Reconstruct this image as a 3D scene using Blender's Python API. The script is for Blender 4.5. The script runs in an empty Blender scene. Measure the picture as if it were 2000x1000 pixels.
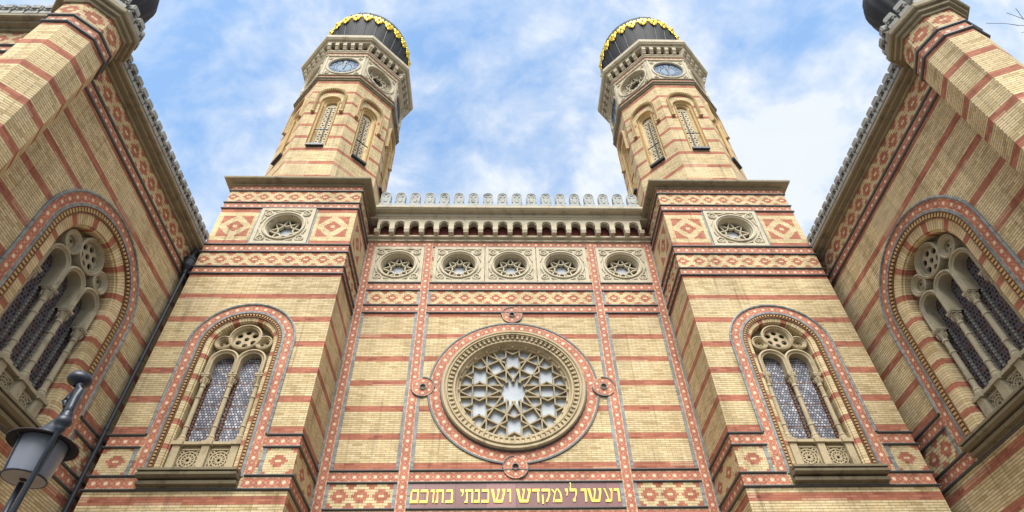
import bpy, math, random
from math import pi, sin, cos, radians, sqrt, atan2
from mathutils import Vector, Matrix
from mathutils.geometry import tessellate_polygon
random.seed(7)
S = bpy.context.scene
# ------------------------------------------------------------------ camera
cd = bpy.data.cameras.new('camera'); cam = bpy.data.objects.new('camera', cd); S.collection.objects.link(cam)
R_ = Vector((0.99959470, -0.02200955, -0.01805582)); U_ = Vector((-0.00208029, -0.68902489, 0.72473469)); F_ = Vector((0.02839199, 0.72440339, 0.68879142))
mw = Matrix((R_, U_, -F_)).transposed().to_4x4(); mw.translation = Vector((-0.5153, -13.5, 1.6))
cam.matrix_world = mw
cd.sensor_width = 36; cd.lens = 1208.1 / 2000 * 36; cd.shift_y = 93.76 / 2000
cd.clip_start = 0.05; cd.clip_end = 5000
S.camera = cam
# ------------------------------------------------------------------ light
SUN_EL, SUN_AZ = radians(52), radians(184)          # azimuth clockwise from +Y: behind the camera
sd = bpy.data.lights.new('sun', 'SUN'); sun = bpy.data.objects.new('sun', sd); S.collection.objects.link(sun)
sd.energy = 3.9; sd.angle = radians(42); sd.color = (1.0, 0.965, 0.91)
sdir = Vector((sin(SUN_AZ) * cos(SUN_EL), cos(SUN_AZ) * cos(SUN_EL), sin(SUN_EL)))
sun.rotation_euler = sdir.to_track_quat('Z', 'Y').to_euler()
S.view_settings.view_transform = 'Standard'; S.view_settings.look = 'None'
S.view_settings.exposure = 0.72; S.view_settings.gamma = 1.0
S.view_settings.use_curve_mapping = False

# ------------------------------------------------------------------ node helper
class V:
    def __init__(s, nt, k): s.nt = nt; s.k = k
    def _m(s, op, *a):
        n = s.nt.nodes.new('ShaderNodeMath'); n.operation = op
        for i, x in enumerate((s,) + a):
            if isinstance(x, V): s.nt.links.new(x.k, n.inputs[i])
            else: n.inputs[i].default_value = float(x)
        return V(s.nt, n.outputs[0])
    def __add__(s, o): return s._m('ADD', o)
    __radd__ = __add__
    def __sub__(s, o): return s._m('SUBTRACT', o)
    def __rsub__(s, o): return (s * -1) + o
    def __mul__(s, o): return s._m('MULTIPLY', o)
    __rmul__ = __mul__
    def __truediv__(s, o): return s._m('DIVIDE', o)
    def lt(s, o): return s._m('LESS_THAN', o)
    def gt(s, o): return s._m('GREATER_THAN', o)
    def mx(s, o): return s._m('MAXIMUM', o)
    def mn(s, o): return s._m('MINIMUM', o)
    def ab(s): return s._m('ABSOLUTE')
    def fl(s): return s._m('FLOOR')
    def fr(s): return s - s.fl()
    def pw(s, o): return s._m('POWER', o)
    def clamp(s):
        r = s._m('ADD', 0.0); r.k.node.use_clamp = True; return r
class NT:
    def __init__(s, name, tree=None):
        if tree is None:
            s.m = bpy.data.materials.new(name); s.m.use_nodes = True; s.nt = s.m.node_tree
            s.b = s.nt.nodes['Principled BSDF']
        else: s.nt = tree
    def n(s, t, **kw):
        x = s.nt.nodes.new(t)
        for k, v in kw.items(): setattr(x, k, v)
        return x
    def set(s, inp, v):
        if isinstance(v, V): s.nt.links.new(v.k, inp)
        elif hasattr(v, 'is_output'): s.nt.links.new(v, inp)
        elif isinstance(v, tuple) and len(v) == 3 and inp.type == 'RGBA': inp.default_value = v + (1,)
        else: inp.default_value = v
    def uv(s):
        t = s.n('ShaderNodeUVMap'); p = s.n('ShaderNodeSeparateXYZ'); s.nt.links.new(t.outputs[0], p.inputs[0])
        s.uvk = t.outputs[0]
        return V(s.nt, p.outputs[0]), V(s.nt, p.outputs[1])
    def comb(s, x, y, z=0.0):
        c = s.n('ShaderNodeCombineXYZ')
        for i, q in enumerate((x, y, z)): s.set(c.inputs[i], q)
        return c.outputs[0]
    def pos(s):
        return s.n('ShaderNodeNewGeometry').outputs['Position']
    def noise(s, vec, scale, detail=4.0, rough=0.55, out=0):
        n = s.n('ShaderNodeTexNoise'); s.set(n.inputs['Vector'], vec); n.inputs['Scale'].default_value = scale
        n.inputs['Detail'].default_value = detail; n.inputs['Roughness'].default_value = rough
        return n.outputs[out] if out else V(s.nt, n.outputs[0])
    def scalev(s, vec, sc):
        m = s.n('ShaderNodeVectorMath', operation='MULTIPLY'); s.set(m.inputs[0], vec); m.inputs[1].default_value = sc
        return m.outputs[0]
    def white(s, vec):
        w = s.n('ShaderNodeTexWhiteNoise'); w.noise_dimensions = '3D'; s.set(w.inputs[0], vec); return V(s.nt, w.outputs[0])
    def ramp(s, f, stops):
        r = s.n('ShaderNodeValToRGB'); s.set(r.inputs[0], f); e = r.color_ramp.elements
        while len(e) < len(stops): e.new(0.5)
        for q, (p, c) in zip(e, stops): q.position = p; q.color = tuple(c) + (1,)
        return r.outputs[0]
    def mix(s, f, a, b, mode='MIX'):
        x = s.n('ShaderNodeMix', data_type='RGBA', blend_type=mode)
        s.set(x.inputs[0], f); s.set(x.inputs[6], a); s.set(x.inputs[7], b)
        return x.outputs[2]
    def val(s, c, f):                       # multiply colour by scalar field
        x = s.n('ShaderNodeMix', data_type='RGBA', blend_type='MULTIPLY'); x.inputs[0].default_value = 1
        s.set(x.inputs[6], c); q = s.comb(f, f, f); s.set(x.inputs[7], q); return x.outputs[2]
    def out(s, col, rough=0.85, bump=None, bs=0.3, bd=0.01, spec=0.3, metal=0.0):
        s.set(s.b.inputs['Base Color'], col); s.set(s.b.inputs['Roughness'], rough)
        s.b.inputs['Specular IOR Level'].default_value = spec; s.b.inputs['Metallic'].default_value = metal
        if bump is not None:
            b = s.n('ShaderNodeBump'); b.inputs['Strength'].default_value = bs; b.inputs['Distance'].default_value = bd
            s.set(b.inputs['Height'], bump); s.nt.links.new(b.outputs[0], s.b.inputs['Normal'])
        return s.m
Y1, Y2, YM = (.62, .50, .295), (.50, .385, .205), (.18, .14, .075)
R1, R2, RM = (.42, .165, .10), (.31, .11, .066), (.23, .095, .06)
CREAM = (.66, .50, .30)

def stains(t):
    """weathering: slow brightness drift plus blotches and a few pale efflorescence patches"""
    p = t.pos()
    a = t.noise(p, .55, 5, .6); b = t.noise(t.scalev(p, (2.2, 2.2, .5)), 1.0, 4, .6); c = t.noise(p, 7.0, 3, .6)
    d = t.noise(t.scalev(p, (6.0, 6.0, .35)), 1.0, 4, .6)
    return ((a - .5) * .75 + (b - .5) * .6 + (c - .5) * .4 + ((d - .56).clamp() * -2.2) + 1.02)
def bricks(t, row=.0586, w=.235):
    """returns (per-brick random, mortar mask, height) in the uv plane (metres)"""
    u, v = t.uv()
    r = (v / row).fl(); sh = (r * .5).fr() * w
    q = (u + sh) / w; ci = q.fl(); fu = q.fr(); fv = (v / row).fr()
    mu = (fu - .5).ab().gt(.482); mv = (fv - .5).ab().gt(.395)
    rnd = t.white(t.comb(ci, r, 3.1))
    return u, v, r, rnd, mu.mx(mv)
def brickcol(t, rnd, c1, c2, dark=(.34, .235, .105)):
    c = t.mix(rnd, c1, c2)
    return t.mix((rnd * 37.0).fr().gt(.90) * .55, c, dark)
def mat_banded(name, z0, per, wid, row=.0586):
    t = NT(name); u, v, r, rnd, mo = bricks(t, row)
    vb = (r + .5) * row
    red = ((vb - z0) / per).fr().lt(wid / per)
    st = stains(t)
    c = t.mix(red, brickcol(t, rnd, Y1, Y2), brickcol(t, rnd, R1, R2, (.20, .055, .04)))
    m = t.mix(red, YM, RM)
    pale = (t.noise(t.pos(), 1.3, 5, .7) - .66).clamp() * 3.0
    c = t.mix(pale.clamp() * .55, c, (.60, .55, .46))
    patch = t.white(t.comb((u / .94).fl(), (v / .41).fl(), 8.0)); c = t.mix(patch.gt(.93) * .35, c, (.62, .50, .32))
    c = t.val(t.mix(mo, c, m), st)
    return t.out(c, .9, 1.0 - mo, .25, .006)
ROW = .0586
WALLB = None
def mat_tile(name):
    t = NT(name); u, v = t.uv()
    x = u.fr() - .5; y = v - .5
    def star(px, py, a):
        th = py._m('ARCTAN2', px); r = (px * px + py * py).pw(.5)
        return (r * ((th * 8.0)._m('COSINE') * -.26 + 1.26)).lt(a * 1.22)
    big = star(x, y * 1.04, .17)
    cx, cy = x.ab() - .5, y.ab() - .5
    sm = star(cx, cy, .19)
    sd = star(x.ab() - .5, y, .10).mx(star(x, y.ab() - .5, .11))
    rnd = t.white(t.comb(u.fl(), (v * 2).fl(), 1.7))
    rn2 = t.noise(t.uvk, 9.0, 2)
    base = t.mix(rnd, (.47, .175, .105), (.37, .125, .075))
    base = t.mix((rn2 - .45).clamp() * 2.2, base, (.22, .085, .06))
    seam = x.ab().gt(.475).mx((x.ab() - y.ab()).ab().lt(.02) * x.ab().gt(.2))
    c = t.mix(seam * .6, base, (.22, .08, .06))
    c = t.mix(sm * .8, c, (.55, .38, .25)); c = t.mix(sd * .8, c, (.50, .30, .18))
    tri = ((u * 4.0 + .5).fr() - .5).ab()
    saw = (y.ab() - .37).gt(tri * .22); c = t.mix(saw * .85, c, (.56, .43, .28))
    c = t.mix(y.ab().gt(.475), c, (.20, .15, .11))
    cross = ((x.ab() - .25).ab() + (y.ab() - .20).ab()).lt(.055); c = t.mix(cross * .7, c, (.52, .36, .24))
    dk = ((x.ab() - .30).ab() + y.ab()).lt(.05); c = t.mix(dk * .6, c, (.16, .09, .07))
    c = t.mix(big, c, t.mix(rnd, (.70, .56, .38), (.62, .46, .32)))
    return t.out(t.val(c, stains(t)), .75)
def mat_diamond(name, per, rows=9, big=False):
    """stepped red lozenges with a cream middle laid in courses of yellow brick; uv x metres, y 0..1 across"""
    t = NT(name); u, v = t.uv()
    rr = (v * rows).fl() - (rows - 1) / 2
    q = .03
    up = u / per
    x = ((up.fr() - .5) * per); x2 = (((up + .5).fr() - .5) * per)
    xa = ((x.ab() / q).fl() + .5) * q; xb = ((x2.ab() / q).fl() + .5) * q
    ar = rr.ab(); h = (rows - 1) / 2
    w1 = .188 if not big else .205
    d1 = xa.lt(w1 - ar * .06) * ar.lt(2.6)
    hole = xa.lt(.055) * ar.lt(.5)
    d2 = xb.lt((ar - (h - 2)) * (.08 if per > .6 else .056))
    red = (d1.mx(d2)) * (1.0 - hole)
    bu = ((u / .12) + (rr * .5).fr()); ci = bu.fl()
    rnd = t.white(t.comb(ci, rr, 5.0))
    mo = (bu.fr() - .5).ab().gt(.47).mx(((v * rows).fr() - .5).ab().gt(.42))
    c = t.mix(red, t.mix(rnd, Y1, Y2), t.mix(rnd, R1, R2))
    c = t.mix(hole, c, CREAM)
    c = t.mix(mo * .8, c, t.mix(red, YM, RM))
    return t.out(t.val(c, stains(t)), .88, 1.0 - mo, .2, .005)
def mat_square(name, hw=.44, rad=.27):
    """large lozenge inside four corner triangles; uv in metres from the panel's middle"""
    t = NT(name); u, v = t.uv()
    row = .0586
    vr = ((v / row).fl() + .5) * row; uq = ((u / .03).fl() + .5) * .03
    s = uq.ab() + vr.ab()
    d = s.lt(rad) * (1.0 - (uq.ab().lt(.06) * vr.ab().lt(.03)))
    tri = s.gt(.52) * uq.ab().lt(hw) * vr.ab().lt(.46)
    red = d.mx(tri).mx(vr.ab().gt(.655))
    rw = (v / row).fl(); bu = u / .235 + (rw * .5).fr()
    rnd = t.white(t.comb(bu.fl(), rw, 2.0))
    mo = (bu.fr() - .5).ab().gt(.48).mx(((v / row).fr() - .5).ab().gt(.42))
    c = t.mix(red, t.mix(rnd, Y1, Y2), t.mix(rnd, R1, R2)); c = t.mix(mo * .8, c, t.mix(red, YM, RM))
    return t.out(t.val(c, stains(t)), .88)
def mat_stone(name, c1, c2, grime=(.10, .085, .06), g=.5, rough=.85):
    t = NT(name); p = t.pos()
    a = t.noise(p, 3.0, 6, .65); b = t.noise(t.scalev(p, (2.2, 2.2, 1.4)), 1.6, 6, .65); f = t.noise(p, 40, 3, .6)
    c = t.mix(a, c1, c2)
    c = t.mix(((b - .52).clamp() * 4.0 * g).clamp(), c, grime)
    c = t.val(c, (f - .5) * .5 + 1.0)
    return t.out(c, rough, f * .6 + a, .35, .01)
def mat_arch_brick(name, per=.62, wid=.14):
    t = NT(name); u, v = t.uv()
    red = (u / per).fr().lt(wid / per)
    q = u / .066; rnd = t.white(t.comb(q.fl(), (v * 2).fl(), 7.0))
    mo = (q.fr() - .5).ab().gt(.43)
    c = t.mix(red, brickcol(t, rnd, Y1, Y2), t.mix(rnd, R1, R2)); c = t.mix(mo, c, t.mix(red, YM, RM))
    return t.out(t.val(c, stains(t)), .88, 1.0 - mo, .3, .008)
def mat_leaded(name, ca, cb, lead, cell=.055, rough=.2, bright=None):
    t = NT(name); u, v = t.uv()
    r = (v / cell).fl(); q = u / cell + (r * .5).fr()
    fu, fv = q.fr() - .5, (v / cell).fr() - .5
    rnd = t.white(t.comb(q.fl(), r, 9.0)); rn2 = t.white(t.comb(q.fl(), r, 4.0))
    ld = (fu.ab().mx(fv.ab())).gt(.36)
    c = t.mix(rnd, ca, cb)
    if bright: c = t.mix(rn2.gt(.8), c, bright)
    big = ((v / .62).fr() - .5).ab().gt(.465)
    c = t.mix(ld, c, lead); c = t.mix(big, c, t.mix(rnd, (.07, .035, .03), (.16, .11, .09)))
    n = t.noise(t.pos(), 2.0, 3)
    return t.out(t.val(c, n * .8 + .6), ld * .3 + rough, ld, .3, .004, .22)
def mat_plain(name, c, rough=.6, metal=0.0, var=.3, sc=6.0, spec=.4):
    t = NT(name); p = t.pos(); a = t.noise(p, sc, 5, .6)
    return t.out(t.val(t.mix(0.0, c, c), (a - .5) * 2 * var + 1.0), rough, a, .15, .004, spec, metal)

M = {}
M['wall'] = mat_banded('banded brick', 14.04 - .1758 - 30 * ROW * 14, ROW * 14, .176)
M['oct'] = mat_banded('banded tower brick', 19.443 - 24 * .8, .80, .16, .8 / 14)
M['tile'] = mat_tile('star tile')
M['diamond'] = mat_diamond('lozenge brick', .475)
M['diamond_big'] = mat_diamond('lozenge brick panel', .482, 9, True)
M['square'] = mat_square('square lozenge brick')
M['stone'] = mat_stone('pale limestone', (.50, .415, .265), (.36, .29, .175), (.10, .08, .05), .75)
M['stone_white'] = mat_stone('white limestone', (.56, .505, .38), (.43, .375, .26), (.13, .11, .07), .65)
M['stone_wing'] = mat_stone('grey limestone', (.42, .375, .265), (.30, .26, .175), (.08, .065, .045), .8)
M['stone_eave'] = mat_stone('weathered shade-toned eaves stone', (.33, .285, .19), (.21, .175, .11), (.05, .042, .03), .8)  # weathered stone, toned darker so shade under the eaves sits in the colour
M['lattice'] = mat_stone('rose lattice stone', (.38, .315, .20), (.27, .215, .125), (.08, .065, .04), .6)
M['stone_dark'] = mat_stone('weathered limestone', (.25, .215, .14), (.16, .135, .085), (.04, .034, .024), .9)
M['cresting'] = mat_stone('weathered grey cresting', (.36, .36, .33), (.24, .24, .22), (.06, .06, .055), .8)
M['cresting_pale'] = mat_stone('pale grey cresting', (.41, .42, .39), (.29, .30, .28), (.085, .085, .08), .9)
M['grey'] = mat_arch_brick('slate grey brick'); 
def mat_greybrick():
    t = NT('grey glazed brick'); u, v = t.uv(); q = u / .066; rnd = t.white(t.comb(q.fl(), 1.0, 2.0)); mo = (q.fr() - .5).ab().gt(.44)
    c = t.mix(rnd, (.25, .27, .26), (.13, .15, .155)); c = t.mix(mo * .6, c, (.30, .25, .18))
    return t.out(t.val(c, stains(t)), .6)
M['grey'] = mat_greybrick()
M['black'] = mat_plain('dark glazed moulding', (.085, .09, .092), .5, 0, .35, 9)
M['voussoir'] = mat_arch_brick('banded jamb brick')
M['teeth'] = mat_plain('red brown tooth brick', (.17, .075, .04), .85, 0, .45, 14)
M['tooth_pale'] = mat_plain('ochre tooth brick', (.42, .28, .12), .85, 0, .4, 14)
M['redwall'] = mat_plain('red niche brick', (.17, .05, .035), .9, 0, .3, 8)  # red kept dark in colour to deepen the shade between the brackets
M['glass_pale'] = mat_leaded('pale leaded glass', (.13, .145, .19), (.36, .375, .42), (.055, .045, .045), .068, .4, (.50, .50, .52))
M['glass_dark'] = mat_leaded('dark leaded glass', (.018, .015, .02), (.045, .034, .044), (.15, .13, .14), .085, .4, (.09, .075, .095))
def mat_white_glass():
    t = NT('frosted window glass'); a = t.noise(t.pos(), 2.0, 5, .65)
    return t.out(t.mix(((a - .3) * 2.2).clamp(), (.36, .395, .43), (.50, .535, .56)), .55, None, spec=.12)
M['glass_white'] = mat_white_glass()
M['void'] = mat_plain('dark interior', (.02, .018, .015), .9)
M['lead'] = mat_plain('dark lead roofing', (.014, .0155, .018), .7, .0, .4, 3, .4)
M['seam'] = mat_plain('lead seam', (.06, .064, .07), .5, 0, .3, 8)
M['gold'] = mat_plain('gilding', (.95, .68, .07), .33, .45, .25, 12, .6)
M['dial_blue'] = mat_plain('clock dial blue', (.045, .075, .13), .7, 0, .2, 6, .15)
M['dial_white'] = mat_plain('clock dial glass', (.20, .28, .37), .7, 0, .1, 6, .15)
M['hand'] = mat_plain('clock hand', (.03, .04, .06), .5)
M['iron'] = mat_plain('dark iron', (.025, .03, .04), .42, .3, .4, 12, .5)
M['lamp_iron'] = mat_plain('blue black painted iron', (.010, .016, .028), .42, .0, .35, 20, .5)
M['brim'] = mat_plain('brown enamel brim', (.016, .009, .008), .8, 0, .3, 10)
M['opal'] = mat_plain('opal lamp glass', (.14, .155, .185), .3, 0, .12, 5, .5)
M['opal_warm'] = mat_plain('lamp bottom glass', (.34, .28, .22), .3, 0, .2, 5)
M['bark'] = mat_plain('grey bark', (.10, .085, .075), .9, 0, .3, 12)
def mat_marble():
    t = NT('purple porphyry slab'); u, v = t.uv(); p = t.pos(); a = t.noise(p, 1.6, 5, .65); s = t.white(t.comb((u / .705).fl(), 1.0, 1.0))
    c = t.mix(a, (.165, .065, .065), (.27, .135, .125)); c = t.val(c, s * .45 + .8)
    seam = ((u / .705).fr() - .5).ab().gt(.488); c = t.mix(seam, c, (.10, .05, .06))
    return t.out(c, .28, None, spec=.5)
M['marble'] = mat_marble()
M['letter'] = mat_plain('gilded lettering', (.85, .58, .09), .4, .2, .1, 9, .5)
def mat_pave():
    t = NT('granite paving'); u, v = t.uv(); r = (v / .3).fl(); q = u / .6 + (r * .5).fr(); rnd = t.white(t.comb(q.fl(), r, 1.0))
    mo = (q.fr() - .5).ab().gt(.49).mx(((v / .3).fr() - .5).ab().gt(.48))
    c = t.mix(rnd, (.17, .16, .15), (.11, .11, .105)); c = t.mix(mo, c, (.05, .05, .05)); return t.out(t.val(c, stains(t)), .85)
M['pave'] = mat_pave()

# ------------------------------------------------------------------ world: physical sky with cloud cover
W = bpy.data.worlds.new('World'); S.world = W; W.use_nodes = True
w = NT('', W.node_tree); bg = W.node_tree.nodes['Background']
sky = w.n('ShaderNodeTexSky'); sky.sky_type = 'NISHITA'; sky.sun_disc = False
sky.sun_elevation = SUN_EL; sky.sun_rotation = SUN_AZ; sky.air_density = 1.3; sky.dust_density = .6; sky.ozone_density = 1.5
g = w.n('ShaderNodeTexCoord').outputs['Generated']
sp = w.n('ShaderNodeSeparateXYZ'); W.node_tree.links.new(g, sp.inputs[0])
gx, gy, gz = (V(W.node_tree, o) for o in sp.outputs)
den = gz.mx(.0) + .35
pv = w.comb(gx / den * 1.0, gy / den * 1.15, 0.0)
warp = w.n('ShaderNodeVectorMath', operation='MULTIPLY_ADD')
W.node_tree.links.new(w.noise(pv, 1.6, 3, .5, 1), warp.inputs[0]); warp.inputs[1].default_value = (.55, .55, 0); W.node_tree.links.new(pv, warp.inputs[2])
wd = w.n('ShaderNodeVectorMath', operation='MULTIPLY_ADD')
W.node_tree.links.new(w.noise(g, 3.0, 3, .5, 1), wd.inputs[0]); wd.inputs[1].default_value = (.16, .16, .16); W.node_tree.links.new(g, wd.inputs[2])
gd = w.scalev(wd.outputs[0], (1.0, 1.25, 1.1))
c1 = w.noise(gd, 3.6, 10, .6); c2 = w.noise(gd, 12.0, 6, .58); c3 = w.noise(g, 1.4, 3, .5)
cov = c1 * .56 + c2 * .44 + c3 * .30 - gz * .34 + .155
f = w.ramp(cov, [(.36, (0.02, 0.02, 0.02)), (.47, (.42, .42, .42)), (.58, (.98, .98, .98))])
skyc = w.mix(1.0, sky.outputs[0], (2.15, 2.3, 2.25), 'MULTIPLY')
cl = w.mix(c2, (5.6, 6.2, 7.1), (6.6, 6.9, 7.3))
bgc = w.mix(f, skyc, cl)
W.node_tree.links.new(bgc, bg.inputs[0]); bg.inputs[1].default_value = .088

# ------------------------------------------------------------------ mesh helper
class Fr:
    def __init__(s, O, U, N): s.O, s.U, s.N = Vector(O), Vector(U), Vector(N)
    def p(s, u, z, d=0.0): return s.O + s.U * u + s.N * d + Vector((0, 0, z))
class MB:
    def __init__(s): s.v = []; s.f = []; s.uv = []; s.mi = []; s.cur = 0
    def face(s, pts, uv=None):
        b = len(s.v); s.v += [Vector(p) for p in pts]; s.f.append(tuple(range(b, b + len(pts)))); s.mi.append(s.cur)
        if uv is None:
            P = [Vector(p) for p in pts]; n = Vector((0, 0, 0))
            for i in range(len(P)): n += P[i].cross(P[(i + 1) % len(P)])
            if n.length > 1e-12: n.normalize()
            if abs(n.z) < .8:
                t = Vector((-n.y, n.x, 0)); t = t.normalized() if t.length > 1e-9 else Vector((1, 0, 0))
                if abs(t.x) > abs(t.y) and t.x < 0 or abs(t.y) >= abs(t.x) and t.y < 0: t = -t
                uv = [(p.dot(t), p.z) for p in P]
            else: uv = [(p.x, p.y) for p in P]
        s.uv.append(list(uv))
    def box(s, fr, u0, u1, z0, z1, d0, d1):
        q = fr.p
        a = [q(u0, z0, d1), q(u1, z0, d1), q(u1, z1, d1), q(u0, z1, d1)]; b = [q(u0, z0, d0), q(u1, z0, d0), q(u1, z1, d0), q(u0, z1, d0)]
        s.face(a); s.face(b[::-1])
        for i in range(4):
            j = (i + 1) % 4; s.face([a[j], a[i], b[i], b[j]])
    def obox(s, fr, u, z, tu, tz, hw, h0, h1, d0, d1):
        """box at (u,z): +-hw along tangent (tu,tz), h0..h1 along the normal (tz,-tu)... in the wall plane"""
        nu, nz = -tz, tu
        c = [(u + tu * a + nu * b, z + tz * a + nz * b) for a, b in ((-hw, h0), (hw, h0), (hw, h1), (-hw, h1))]
        A = [fr.p(x, y, d1) for x, y in c]; B = [fr.p(x, y, d0) for x, y in c]
        s.face(A); s.face(B[::-1])
        for i in range(4):
            j = (i + 1) % 4; s.face([A[j], A[i], B[i], B[j]])
    def strip(s, fr, u0, u1, z0, z1, d, vert=False, cell=.245, phase=0.0):
        """flat tile band standing d proud; uv: cells along it, 0..1 across"""
        q = fr.p
        if vert: n = max(1, round((z1 - z0) / cell)); uv = [(phase, 0), (phase, 1), (n + phase, 1), (n + phase, 0)]
        else: n = max(1, round((u1 - u0) / cell)); uv = [(phase, 0), (n + phase, 0), (n + phase, 1), (phase, 1)]
        a = [q(u0, z0, d), q(u1, z0, d), q(u1, z1, d), q(u0, z1, d)]
        s.face(a, uv)
        b = [q(u0, z0, 0), q(u1, z0, 0), q(u1, z1, 0), q(u0, z1, 0)]
        for i in range(4):
            j = (i + 1) % 4; s.face([a[j], a[i], b[i], b[j]], [uv[j], uv[i], uv[i], uv[j]])
    def panel(s, fr, u0, u1, z0, z1, d, uv):
        q = fr.p; s.face([q(u0, z0, d), q(u1, z0, d), q(u1, z1, d), q(u0, z1, d)], uv)
    def prism(s, loop_fn, levels):
        """rings: loop_fn(level) -> list of points; consecutive rings are joined"""
        rs = [loop_fn(l) for l in levels]
        for A, B in zip(rs, rs[1:]):
            n = len(A)
            for i in range(n):
                j = (i + 1) % n; s.face([A[i], A[j], B[j], B[i]])
    def cap(s, pts): s.face(pts)
    def poly(s, fr, loops, d):
        """flat polygon with holes; loops of (u,z)"""
        L = [[Vector((a, b, 0)) for a, b in l] for l in loops]; flat = [p for l in L for p in l]
        for t in tessellate_polygon(L):
            s.face([fr.p(flat[i].x, flat[i].y, d) for i in t], [(flat[i].x, flat[i].y) for i in t])
    def wallside(s, fr, loop, d0, d1, closed=True):
        n = len(loop)
        for i in range(n if closed else n - 1):
            a, b = loop[i], loop[(i + 1) % n]
            s.face([fr.p(*a, d0), fr.p(*b, d0), fr.p(*b, d1), fr.p(*a, d1)])
    def slab(s, fr, loops, d0, d1):
        s.poly(fr, loops, d1)
        for l in loops: s.wallside(fr, l, d0, d1)
    def band(s, fr, secs, prof, cell=1.0, closed=False, uvx=None):
        """sweep prof [(r,d)] along secs [(cu,cz,diru,dirz,s)] : point = c + dir*r"""
        acc = [0.0]
        for a, b in zip(prof, prof[1:]): acc.append(acc[-1] + math.hypot(b[0] - a[0], b[1] - a[1]))
        T = acc[-1] or 1
        m = len(secs)
        for i in range(m if closed else m - 1):
            A, B = secs[i], secs[(i + 1) % m]
            sa, sb = A[4] / cell, (B[4] if (i + 1) < m else secs[-1][4] + (secs[1][4] - secs[0][4])) / cell
            for k in range(len(prof) - 1):
                (r0, d0), (r1, d1) = prof[k], prof[k + 1]; v0, v1 = acc[k] / T, acc[k + 1] / T
                P = lambda X, r, d: fr.p(X[0] + X[2] * r, X[1] + X[3] * r, d)
                s.face([P(A, r0, d0), P(B, r0, d0), P(B, r1, d1), P(A, r1, d1)], [(sa, v0), (sb, v0), (sb, v1), (sa, v1)])
    def tube(s, pts, rad, n=10, caps=True):
        rings = []
        for i, p in enumerate(pts):
            p = Vector(p); a = Vector(pts[max(i - 1, 0)]); b = Vector(pts[min(i + 1, len(pts) - 1)]); t = (b - a).normalized()
            x = t.cross(Vector((0, 0, 1)) if abs(t.z) < .9 else Vector((0, 1, 0))).normalized(); y = t.cross(x)
            r = rad[i] if isinstance(rad, (list, tuple)) else rad
            rings.append([p + (x * cos(2 * pi * k / n) + y * sin(2 * pi * k / n)) * r for k in range(n)])
        for A, B in zip(rings, rings[1:]):
            for k in range(n):
                j = (k + 1) % n; s.face([A[k], A[j], B[j], B[k]])
        if caps: s.face(rings[0][::-1]); s.face(rings[-1])
    def lathe(s, c, prof, n=24, a0=0.0, a1=2 * pi):
        c = Vector(c); m = n if abs(a1 - a0 - 2 * pi) < 1e-6 else n
        for k in range(n):
            p, q = a0 + (a1 - a0) * k / n, a0 + (a1 - a0) * (k + 1) / n
            for (r0, z0), (r1, z1) in zip(prof, prof[1:]):
                P = lambda a, r, z: c + Vector((cos(a) * r, sin(a) * r, z))
                pts = [P(p, r0, z0), P(q, r0, z0), P(q, r1, z1), P(p, r1, z1)]
                if r0 < 1e-6: pts = pts[1:]
                elif r1 < 1e-6: pts = pts[:3]
                s.face(pts)
    def obj(s, name, parent, *mats, smooth=False):
        me = bpy.data.meshes.new(name); me.from_pydata([tuple(v) for v in s.v], [], s.f)
        ul = me.uv_layers.new(name='UVMap'); k = 0
        flat = []
        for u in s.uv:
            for a in u: flat += [a[0], a[1]]
        ul.data.foreach_set('uv', flat)
        for m in mats: me.materials.append(M[m])
        me.polygons.foreach_set('material_index', s.mi)
        if smooth: me.polygons.foreach_set('use_smooth', [True] * len(s.f))
        me.update()
        if smooth:
            import bmesh
            bm = bmesh.new(); bm.from_mesh(me); bmesh.ops.remove_doubles(bm, verts=bm.verts, dist=1e-4); bm.to_mesh(me); bm.free()
        o = bpy.data.objects.new(name, me); S.collection.objects.link(o)
        if parent is not None: o.parent = parent
        return o
def thing(name, label, cat, loc=(0, 0, 0), group=None):
    o = bpy.data.objects.new(name, None); S.collection.objects.link(o); o.location = loc; o.empty_display_size = .3
    o['label'] = label; o['category'] = cat
    if group: o['group'] = group
    return o
def copy_tree(o, parent=None):
    c = o.copy(); S.collection.objects.link(c)
    if parent is not None: c.parent = parent
    for ch in list(o.children): copy_tree(ch, c)
    return c
def part_copy(o, parent, loc=None, rz=None):
    c = copy_tree(o, parent)
    if loc is not None: c.location = loc
    if rz is not None: c.rotation_euler = (0, 0, rz)
    return c

def arch(cu, zb, zs, n=28, r=1.0, legs=True):
    """sections of an arched path at reference radius r"""
    L = []; ss = 0.0
    if legs: L.append((cu, zb, -1, 0, 0.0)); ss = zs - zb
    for i in range(n + 1):
        a = pi - pi * i / n; L.append((cu, zs, cos(a), sin(a), ss + r * pi * i / n))
    if legs: L.append((cu, zb, 1, 0, ss + r * pi + zs - zb))
    return L
def ring(cu, cz, n=48, r=1.0, a0=0.0, a1=2 * pi):
    return [(cu, cz, cos(a0 + (a1 - a0) * i / n), sin(a0 + (a1 - a0) * i / n), r * (a1 - a0) * i / n) for i in range(n + 1)]
def archloop(cu, zb, zs, r, n=24):
    return [(cu - r, zb)] + [(cu + r * cos(pi - pi * i / n), zs + r * sin(pi - pi * i / n)) for i in range(n + 1)] + [(cu + r, zb)]
def circ(cu, cz, r, n=32): return [(cu + r * cos(2 * pi * i / n), cz + r * sin(2 * pi * i / n)) for i in range(n)]
def rect(u0, u1, z0, z1): return [(u0, z0), (u1, z0), (u1, z1), (u0, z1)]
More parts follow.
